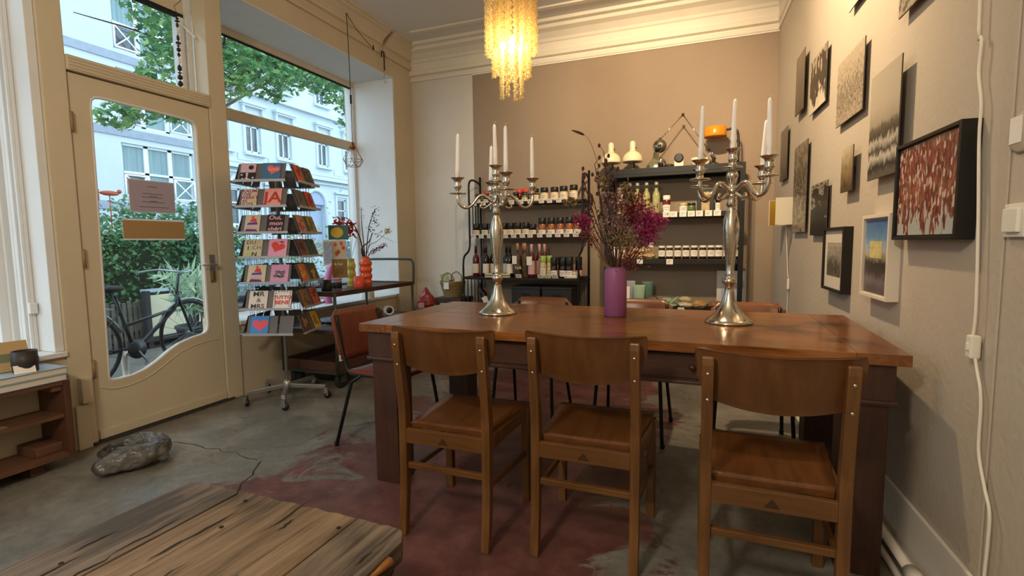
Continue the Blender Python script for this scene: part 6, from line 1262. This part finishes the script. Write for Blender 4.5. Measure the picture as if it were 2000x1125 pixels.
MB().tube([(o_, .06, 2.58), (-.0005, .06, 2.60)], .006, 8).build('cord_clip', M_corn, wc)
ls = onwall('light_switch', 'square white light switch at the right edge of the picture', 'light switch', 1.625, 1.158); MB().box(-.012, -.0005, -.043, .043, 0, .083).build('switch_plate', M_wlid, ls, .003); MB().box(-.022, -.012, -.031, .031, .012, .071).build('rocker', M_wlid, ls, .003)
th = onwall('round_wall_cover', 'round wall coloured cover with a small paper label above the light switch', 'cover plate', 1.635, 1.37); MB().lathe([(0, .010), (.045, .010), (.05, .006), (.05, .0005)], M=Matrix.Translation((0, 0, .045)) @ Matrix.Rotation(-pi/2, 4, 'Y'), n=28).build('cover', M_greige2, th); MB().box(-.0116, -.0104, -.012, .036, .02, .085).build('paper_label', M_paperw, th)
def translucent(m, k=.5):
    nt = m.node_tree; b = nt.nodes['Principled BSDF']; t = nt.nodes.new('ShaderNodeBsdfTranslucent'); t.inputs[0].default_value = b.inputs['Base Color'].default_value; mx = nt.nodes.new('ShaderNodeMixShader'); mx.inputs[0].default_value = k
    nt.links.new(b.outputs[0], mx.inputs[1]); nt.links.new(t.outputs[0], mx.inputs[2]); nt.links.new(mx.outputs[0], nt.nodes['Material Output'].inputs[0]); return m
M_thin = translucent(mat('thin_white_paper', '#ece8e2', .8))
# ================================================================ door signs
n1 = thing('door_notice', 'mauve paper notice taped inside the glass of the door', 'notice', (-3.383, 2.278, 1.388), radians(90)); MB().box(-.143, .143, -.001, .001, 0, .20).build('sheet', translucent(mat('mauve_notice_paper', '#d0c4ce', .8), .45), n1); MB().box(-.147, .147, .0012, .0018, -.004, .204).build('white_backing', M_thin, n1)
mb = MB()
for (a, b, z) in ((-.03, .03, .163), (-.065, .065, .117), (-.07, .06, .094), (-.025, .03, .102), (-.07, .075, .064), (-.02, .025, .070), (-.09, .10, .032)): mb.box(a, b, -.0018, -.0011, z-.0022, z+.0022)
mb.lathe([(0, -.0018), (.004, -.0018), (.004, -.0011), (0, -.0011)], M=Matrix.Translation((.055, 0, .165)) @ Matrix.Rotation(pi/2, 4, 'X'), n=10); mb.build('printed_lines', mat('faded_mauve_ink', '#7b6a72', .8), n1)
n2 = thing('door_strip_sign', 'blank tan strip sign on the door glass below the mauve notice', 'sign', (-3.383, 2.28, 1.206), radians(90)); MB().box(-.198, .198, -.001, .001, .010, .125).build('tan_sheet', translucent(mat('tan_kraft_sheet', '#c2a06c', .8), .3), n2); MB().box(-.2, .2, .0012, .002, 0, .135).build('white_backing', M_thin, n2)
# ================================================================ bead garland, pendant and hook at the windows
ga = thing('bead_garland', 'string of dark carved beads hanging in front of the top light', 'garland', (-3.40, 2.535, 2.22)); MB().tube([(0, 0, .02), (0, .008, .53)], .0015, 5).build('string', M_lid, ga)
rg = random.Random(5); z = .0; i = 0
while z < .5:
    hgt = rg.uniform(.012, .05); wd = rg.uniform(.008, .017); c = M_swing if i in (5, 11) else (M_lid if i % 3 else M_pod)
    MB().lathe([(.002, z), (wd, z+hgt*.25), (wd*.9, z+hgt*.7), (.002, z+hgt)], n=8, c=(0, .008*z/.5, 0)).build('bead', c, ga); z += hgt+.002; i += 1
MB().tube([(0, .008, .528), (-.02, .008, .575), (.05, .008, .60)], .002, 5).build('tack_hook', M_lid, ga)
pd = thing('cage_pendant', 'copper wire cage pendant with clear bulb hanging in front of the shop window', 'pendant lamp', (-3.19, 4.08, 2.0)); M_cop = mat('copper_wire', '#a5683c', .3, .9)
MB().tube(smooth_pts([(0, 0, .13), (0, 0, .6), (-.005, .0, 1.1), (-.02, .01, 1.30), (-.03, .02, 1.36)], 4), .0035, 6).build('cable', M_lid, pd); MB().tube([(0, 0, .50), (0, 0, .58)], .009, 8).build('cable_joint', M_lid, pd)
MB().tube(smooth_pts([(-.028, .02, 1.345), (-.01, .13, 1.24), (.02, .30, 1.14), (.03, .34, 1.13)], 4), .003, 6).build('stay_cord', M_lid, pd); MB().lathe([(0, -.02), (.012, -.02), (.006, 0), (.006, .02)], c=(.03, .345, 1.13), n=10).build('cord_hook', M_lid, pd)
MB().tube(smooth_pts([(-.03, .02, 1.42), (-.035, .02, 1.39), (-.02, .02, 1.37), (-.03, .02, 1.35)], 3), .003, 6).build('ceiling_hook', M_lid, pd)
MB().lathe([(0, .14), (.012, .14), (.022, .10), (.022, .075), (0, .075)], n=12).build('socket', M_cop, pd)
cg = MB(); K = 6; top = [(.022*cos(2*pi*i/K), .022*sin(2*pi*i/K), .105) for i in range(K)]; mid = [(.10*cos(2*pi*i/K), .10*sin(2*pi*i/K), -.03) for i in range(K)]; low = [(.06*cos(2*pi*(i+.5)/K), .06*sin(2*pi*(i+.5)/K), -.09) for i in range(K)]
for i in range(K):
    for a, b in ((top[i], mid[i]), (mid[i], mid[(i+1) % K]), (mid[i], low[i]), (mid[(i+1) % K], low[i]), (low[i], low[(i+1) % K])): cg.tube([a, b], .0022, 5)
cg.build('cage', M_cop, pd); MB().lathe([(0, -.035), (.015, -.03), (.03, -.005), (.031, .015), (.02, .05), (.014, .075)], n=16).build('bulb', glassmat('clear_bulb_glass', (.95, .96, .96), .1), pd)
hk = thing('strap_hook', 'black strap with a steel S hook hanging from the picture rail', 'hook', (-3.255, 4.73, 2.88)); MB().tube(smooth_pts([(-.0, -.03, .26), (-.0, -.03, .31), (.0, -.01, .325), (0, .01, .31), (0, .012, .20), (0, .012, .135)], 4), .007, 6).build('strap', M_lid, hk); MB().tube(smooth_pts([(0, -.018, .10), (0, -.01, .125), (0, .012, .13), (0, .02, .10), (0, .0, .06), (0, .004, .02), (0, .024, .005), (0, .034, .03)], 4), .003, 6).build('s_hook', M_steel, hk); MB().tube([(-.04, 0, .325), (.01, 0, .325)], .004, 6).build('nail', M_steel, hk)
# ================================================================ low shelf at the left with books and tins
M_lsw = wood('reddish_brown_board', '#6f4d38', '#452e21', 1, .45, 5, .1); M_lsv = wood('reddish_brown_side', '#5d3d2b', '#38241a', 2, .45, 5, .1)
lsf = thing('low_bookcase', 'low reddish brown wooden bookcase under the left window', 'bookcase', (-3.23, 1.05, 0))
MB().box(-.12, .115, .515, .545, .065, .475).build('side_panel', M_lsv, lsf, .003); MB().box(-.12, .115, -.60, -.57, .065, .475).build('side_panel', M_lsv, lsf, .003)
MB().box(-.12, .11, -.57, .515, .065, .09).build('bottom_board', M_lsw, lsf, .002); MB().box(-.11, .10, -.57, .515, .275, .293).build('middle_board', M_lsw, lsf, .002); MB().box(-.12, .11, -.57, .515, .45, .475).build('top_board', M_lsw, lsf, .002)
MB().box(-.06, .10, .47, .515, .42, .449).build('corner_block', M_lsw, lsf, .004); MB().box(-.11, .06, .40, .515, .09, .14).build('floor_block', M_lsw, lsf, .004)
for y in (-.45, .40): MB().box(-.09, .06, y-.03, y+.03, 0, .065).build('foot', M_lsv, lsf, .003)
M_bkc = [mat('book_cover_grey', '#9fb0bd', .4), mat('book_cover_pale', '#d8d2c4', .5)]
for i, (y, z, nm) in enumerate(((1.40, .4755, 'lower big book beneath the small card on the low bookcase'), (1.405, .5105, 'upper big grey book beneath the small card on the low bookcase'), (.92, .4755, 'lower big book under the kraft folder on the low bookcase'), (.915, .5105, 'upper big grey book under the kraft folder on the low bookcase'))):
    b = thing('picture_book', nm, 'book', (-3.225, y, z), 0, 'big flat books on the low bookcase'); hl = .185 if i < 2 else .27
    MB().box(-.108, .112, -hl, hl, 0, .003).box(-.108, .112, -hl, hl, .031, .034).box(-.108, -.105, -hl, hl, .003, .031).build('cover', M_bkc[0], b); MB().box(-.104, .106, -hl+.004, hl-.004, .0031, .0309).build('pages', M_bkc[1], b)
kf = thing('kraft_folder', 'kraft folder with green band and black bow propped on the books', 'folder', (-3.25, 1.39, .546), radians(78)); Mk = Matrix.Rotation(radians(-28), 4, 'X')
for z0, z1, c in ((0, .05, 'b39566'), (.05, .095, '6f7457'), (.095, .16, 'b39566')): MB().box(-.14, .11, -.006, .006, z0, z1).build('folder_band', cmat(c), kf, .001, M=Mk)
MB().tube([(.05, -.012, .05), (.07, -.018, .075), (.055, -.012, .095), (.075, -.016, .07), (.095, -.012, .09), (.085, -.014, .055)], .003, 5).build('bow', M_lid, kf, M=Mk)
tc_ = thing('dark_tin', 'dark grey ribbed tin cup beside the kraft folder', 'tin', (-3.19, 1.452, .5455)); MB().lathe([(0, 0), (.048, 0), (.05, .004), (.050, .03), (.0525, .033), (.0525, .07), (.050, .073), (.050, .105), (.046, .105), (.045, .012), (0, .01)], n=24).build('tin_wall', mat('charcoal_tin', '#3a3431', .5, .3), tc_); MB().lathe([(0, .085), (.045, .085), (.045, .09), (0, .09)], n=20).build('filling', M_paper, tc_)
lc = thing('small_notice', 'small white note card on the front of the big books', 'card', (-3.135, 1.425, .546), radians(75)); MB().box(-.04, .04, -.001, .001, 0, .045).build('card', M_paperw, lc, M=Matrix.Rotation(radians(-30), 4, 'X'))
M_msb = mat('shelf_magazine', '#9c8a72', .6, col2='#6b5b4a', vs=20); mz = thing('magazine', 'magazine lying on the middle board of the low bookcase', 'magazine', (-3.2, 1.22, .2935), .2); MB().box(-.07, .07, -.11, .11, 0, .006).build('pages', M_msb, mz)
# ================================================================ stone on the floor
def lobe(bm_pts): return bm_pts
sb = MB()
def chain(pts, rs):
    P = smooth_pts(pts, 5); k = len(P); rr = [np.interp(i, [5*j for j in range(len(rs))], rs) for i in range(k)]
    for p, r in zip(P, rr): sb.sphere(p, r, 10, 6, (1, 1, .85))
chain([(-.15, .03, .045), (-.08, .080, .062), (.01, .108, .07), (.085, .085, .07), (.12, .035, .06)], [.030, .050, .060, .056, .046])
chain([(-.01, -.115, .042), (.025, -.06, .056), (.07, -.01, .06), (.105, .02, .06)], [.036, .060, .066, .054]); sb.sphere((.145, .045, .045), .028, 10, 6)
me = sb.mesh('stone_lumps'); to = bpy.data.objects.new('stone_tmp', me); C.objects.link(to)
rm = to.modifiers.new('r', 'REMESH'); rm.mode = 'VOXEL'; rm.voxel_size = .006; sm_ = to.modifiers.new('s', 'SMOOTH'); sm_.iterations = 6; sm_.factor = .6
tx_ = bpy.data.textures.new('stone_dents', 'CLOUDS'); tx_.noise_scale = .045; dm = to.modifiers.new('d', 'DISPLACE'); dm.texture = tx_; dm.strength = .03
bpy.context.view_layer.update(); me2 = bpy.data.meshes.new_from_object(to.evaluated_get(bpy.context.evaluated_depsgraph_get())); bpy.data.objects.remove(to)
for p in me2.polygons: p.use_smooth = True
so = link('flint_stone', me2, mat('glossy_dark_flint', '#77746e', .25, col2='#241f1b', vs=7, bump=.3, bs=30)); me2.materials.clear(); me2.materials.append(MATS['glossy_dark_flint'])
tag(so, 'dark glossy two lobed flint stone lying on the floor by the door', 'stone'); zmin = min(v.co.z for v in me2.vertices); so.scale = (1.15, 1.15, 1.15); so.location = (-2.85, 1.68, -zmin*1.15); so.rotation_euler = (0, 0, radians(12))
# ================================================================ rough low table in the foreground
M_rt = wood('weathered_plank', '#8f775c', '#44372a', 1, .55, 5, .6, c3='#735c42', lo=.42, hi=.62); M_rt2 = wood('weathered_plank_grey', '#84735f', '#42382c', 1, .55, 5, .6, c3='#675747', lo=.42, hi=.62); M_edge = mat('raw_orange_edge', '#b57a3c', .7, col2='#6b4522', vs=18)
rt = thing('plank_table', 'low rough plank table with worn edges in the foreground', 'table', (-1.06, .60, 0), radians(-1.0)); RZ = .45
def plank(x0, x1, y0, y1, m, seed, ragged=.012, round_r=0.):
    rg = random.Random(seed); k = 14; top = []
    far = [(x0+(x1-x0)*i/k, y1-abs(rg.gauss(0, ragged))) for i in range(k+1)]
    if round_r: far = [(x, y-(round_r*max(0, (x-(x1-round_r))/round_r)**2.2)) for x, y in far]
    poly = [(x0, y0)]+far+[(x1, y0)]; return MB().prism(poly, RZ-.052, RZ-rg.uniform(0, .003)).build('plank', m, rt, .003, 2)
plank(-.395, -.198, -.62, .43, M_rt2, 1, .010); plank(-.195, -.100, -.62, .436, M_rt, 2, .004); plank(-.097, .215, -.62, .436, M_rt, 3, .005); plank(.218, .385, -.62, .436, M_rt2, 4, .005, .05)
M_split = mat('dark_wood_split', '#2a2018', .95); rg = random.Random(12)
for k_ in range(26):
    x, y = rg.uniform(-.37, .36), rg.uniform(-.5, .40); L_ = rg.choice((.03, .06, .10, .18)); w_ = rg.uniform(.0012, .004); n_ = 6; a_ = []; b_ = []
    for i in range(n_+1): q = i/n_; xx = x+rg.uniform(-.003, .003)+.02*q*rg.uniform(-.3, .3); ww = w_*sin(pi*min(max(q, .03), .97)); a_.append((xx-ww, y+L_*q-L_/2, RZ+.0006)); b_.append((xx+ww, y+L_*q-L_/2, RZ+.0006))
    MB().add(a_+b_, [(i, i+1, n_+2+i, n_+1+i) for i in range(n_)]).build('wood_split', M_split, rt)
for k_ in range(9): x, y = rg.uniform(-.35, .35), rg.uniform(-.4, .40); MB().lathe([(0, RZ+.0009), (.005, RZ+.0007), (.006, RZ-.001)], c=(x, y, 0), n=8).build('nail_head', M_split, rt)
rg = random.Random(8); ep = []
pts = [(.386+rg.uniform(-.004, .006), -.62+i*.05, 0) for i in range(20)]
MB().tube([(x, y, RZ-.016) for x, y, _ in pts], [rg.uniform(.006, .012) for _ in pts], 6).build('chipped_edge', M_edge, rt); MB().tube([(x-.004, y, RZ-.036) for x, y, _ in pts], [rg.uniform(.010, .016) for _ in pts], 6).build('bark_edge', mat('dark_bark_edge', '#3b2c20', .9, var=.4, vs=20, bump=.6), rt)
for x in (-.30, .29):
    for y in (-.5, .33): MB().box(x-.04, x+.04, y-.04, y+.04, 0, RZ-.053).build('leg', M_rt, rt, .004)
MB().box(-.30, .29, .31, .35, RZ-.115, RZ-.0535).build('cross_bar', M_rt2, rt, .003)
# ================================================================ basket corner at the back
wcx = thing('wooden_stool', 'dark wooden stool carrying the straw basket by the left rack', 'stool', (-2.67, 5.09, 0)); MB().box(-.17, .17, -.16, .16, .50, .555).build('seat', M_trw, wcx, .004)
for sx in (-1, 1):
    for sy in (-1, 1): MB().box(sx*.135-.018, sx*.135+.018, sy*.125-.018, sy*.125+.018, 0, .50).build('leg', M_trw, wcx, .003)
M_straw2 = mat('woven_straw', '#a58d5f', .85, col2='#7d6840', vs=10, stretch=(1, 1, 8), bump=.6, bs=50)
bs = thing('straw_basket', 'woven straw basket with handles and a white tag on the stool', 'basket', (-2.67, 5.08, .5555))
prof = [(.0, 0), (.098, 0)]
for i in range(9):
    z = .02*i; r = .10+.045*i/8; prof += [(r, z+.002), (r+.006, z+.010), (r, z+.018)]
prof += [(.142, .185), (.135, .185), (.10, .02), (0, .015)]; MB().lathe(prof, n=28).build('weave', M_straw2, bs)
for y in (-.11, .10): MB().tube(smooth_pts([(-.07, y, .17), (-.06, y-.01, .24), (-.0, y-.012, .28), (.06, y-.01, .24), (.07, y, .17)], 4), .007, 7).build('handle', M_straw2, bs)
MB().box(-.035, .028, -.152, -.149, .10, .175).build('tag', M_paperw, bs)
tag(MB().box(-.05, .05, -.002, .002, 0, .16).build('green_booklet', mat('green_booklet', '#8d9a72', .7, col2='#b3b98a', vs=14)), 'pale green booklet sticking out of the straw basket', 'booklet'); bpy.data.objects['green_booklet'].location = (-2.755, 5.08, .66); bpy.data.objects['green_booklet'].rotation_euler = (radians(-6), radians(-12), .1)
bag('tissue_parcel', 'pale tissue parcel in the straw basket', (-2.615, 5.10, .60), .13, .12, .15, mat('pale_tissue', '#dccdb8', .8), 0, None, False, seed=51, cat='parcel')
st2 = thing('small_stool', 'small low stool hidden behind the table carrying the red bag', 'stool', (-2.965, 4.91, 0)); MB().lathe([(0, .42), (.115, .42), (.12, .43), (.12, .445), (.115, .45), (0, .45)], n=24).build('seat', M_trw, st2)
for i in range(3): a = 2*pi*i/3+.5; MB().tube([(.08*cos(a), .08*sin(a), .42), (.13*cos(a), .13*sin(a), 0)], .014, 8).build('leg', M_trw, st2)
rb = bag('red_cello_bag', 'crimson cellophane gift bag gathered to a point, behind the table corner', (-2.915, 4.90, .451), .205, .17, .20, mat('crimson_cellophane', '#7d1f1c', .18, col2='#a03a34', vs=14, bump=.4, bs=30), .3, None, False, seed=52)
vs_ = rb.children[0].data.vertices; zt_ = .20
for v in vs_:
    k_ = (v.co.z/zt_); f_ = 1.0 if k_ < .25 else max(.14, 1-1.05*(k_-.25)); v.co.x = v.co.x*f_ + .03*k_*0; v.co.y *= f_; v.co.z *= 1.12
MB().box(-.07, .0, -.09, -.075, .0, .06).build('pink_ribbon', mat('dusty_pink_ribbon', '#b98a84', .6), rb, .01)
# ================================================================ added fill globe, unseen behind the camera, brightens the near end of the room
pl2 = thing('added_fill_globe', 'added white fill globe hanging unseen behind the viewer', 'lamp', (-.9, -.9, 2.45))
def globe_mat():
    m = bpy.data.materials.new('fill_globe_glow'); m.use_nodes = True; nt = m.node_tree; nt.nodes.clear(); N = nt.nodes.new; Lk = nt.links.new
    o = N('ShaderNodeOutputMaterial'); e = N('ShaderNodeEmission'); e.inputs[0].default_value = (1, .90, .75, 1); e.inputs[1].default_value = 3; t_ = N('ShaderNodeBsdfTransparent'); mx = N('ShaderNodeMixShader'); mx.inputs[0].default_value = .8
    Lk(e.outputs[0], mx.inputs[1]); Lk(t_.outputs[0], mx.inputs[2]); Lk(mx.outputs[0], o.inputs[0]); return m
MB().sphere((0, 0, 0), .16, 24, 14).build('globe', globe_mat(), pl2)
MB().tube([(0, 0, .15), (0, 0, .97)], .006, 8).lathe([(0, .97), (.05, .97), (.05, .95), (0, .93)], n=16).build('suspension', M_black, pl2)
ld = bpy.data.lights.new('globe_fill_light', 'POINT'); ld.energy = FILL_REAR; ld.color = (1, .90, .75); ld.shadow_soft_size = .15
lo = bpy.data.objects.new('globe_fill_light', ld); C.objects.link(lo); lo.parent = pl2
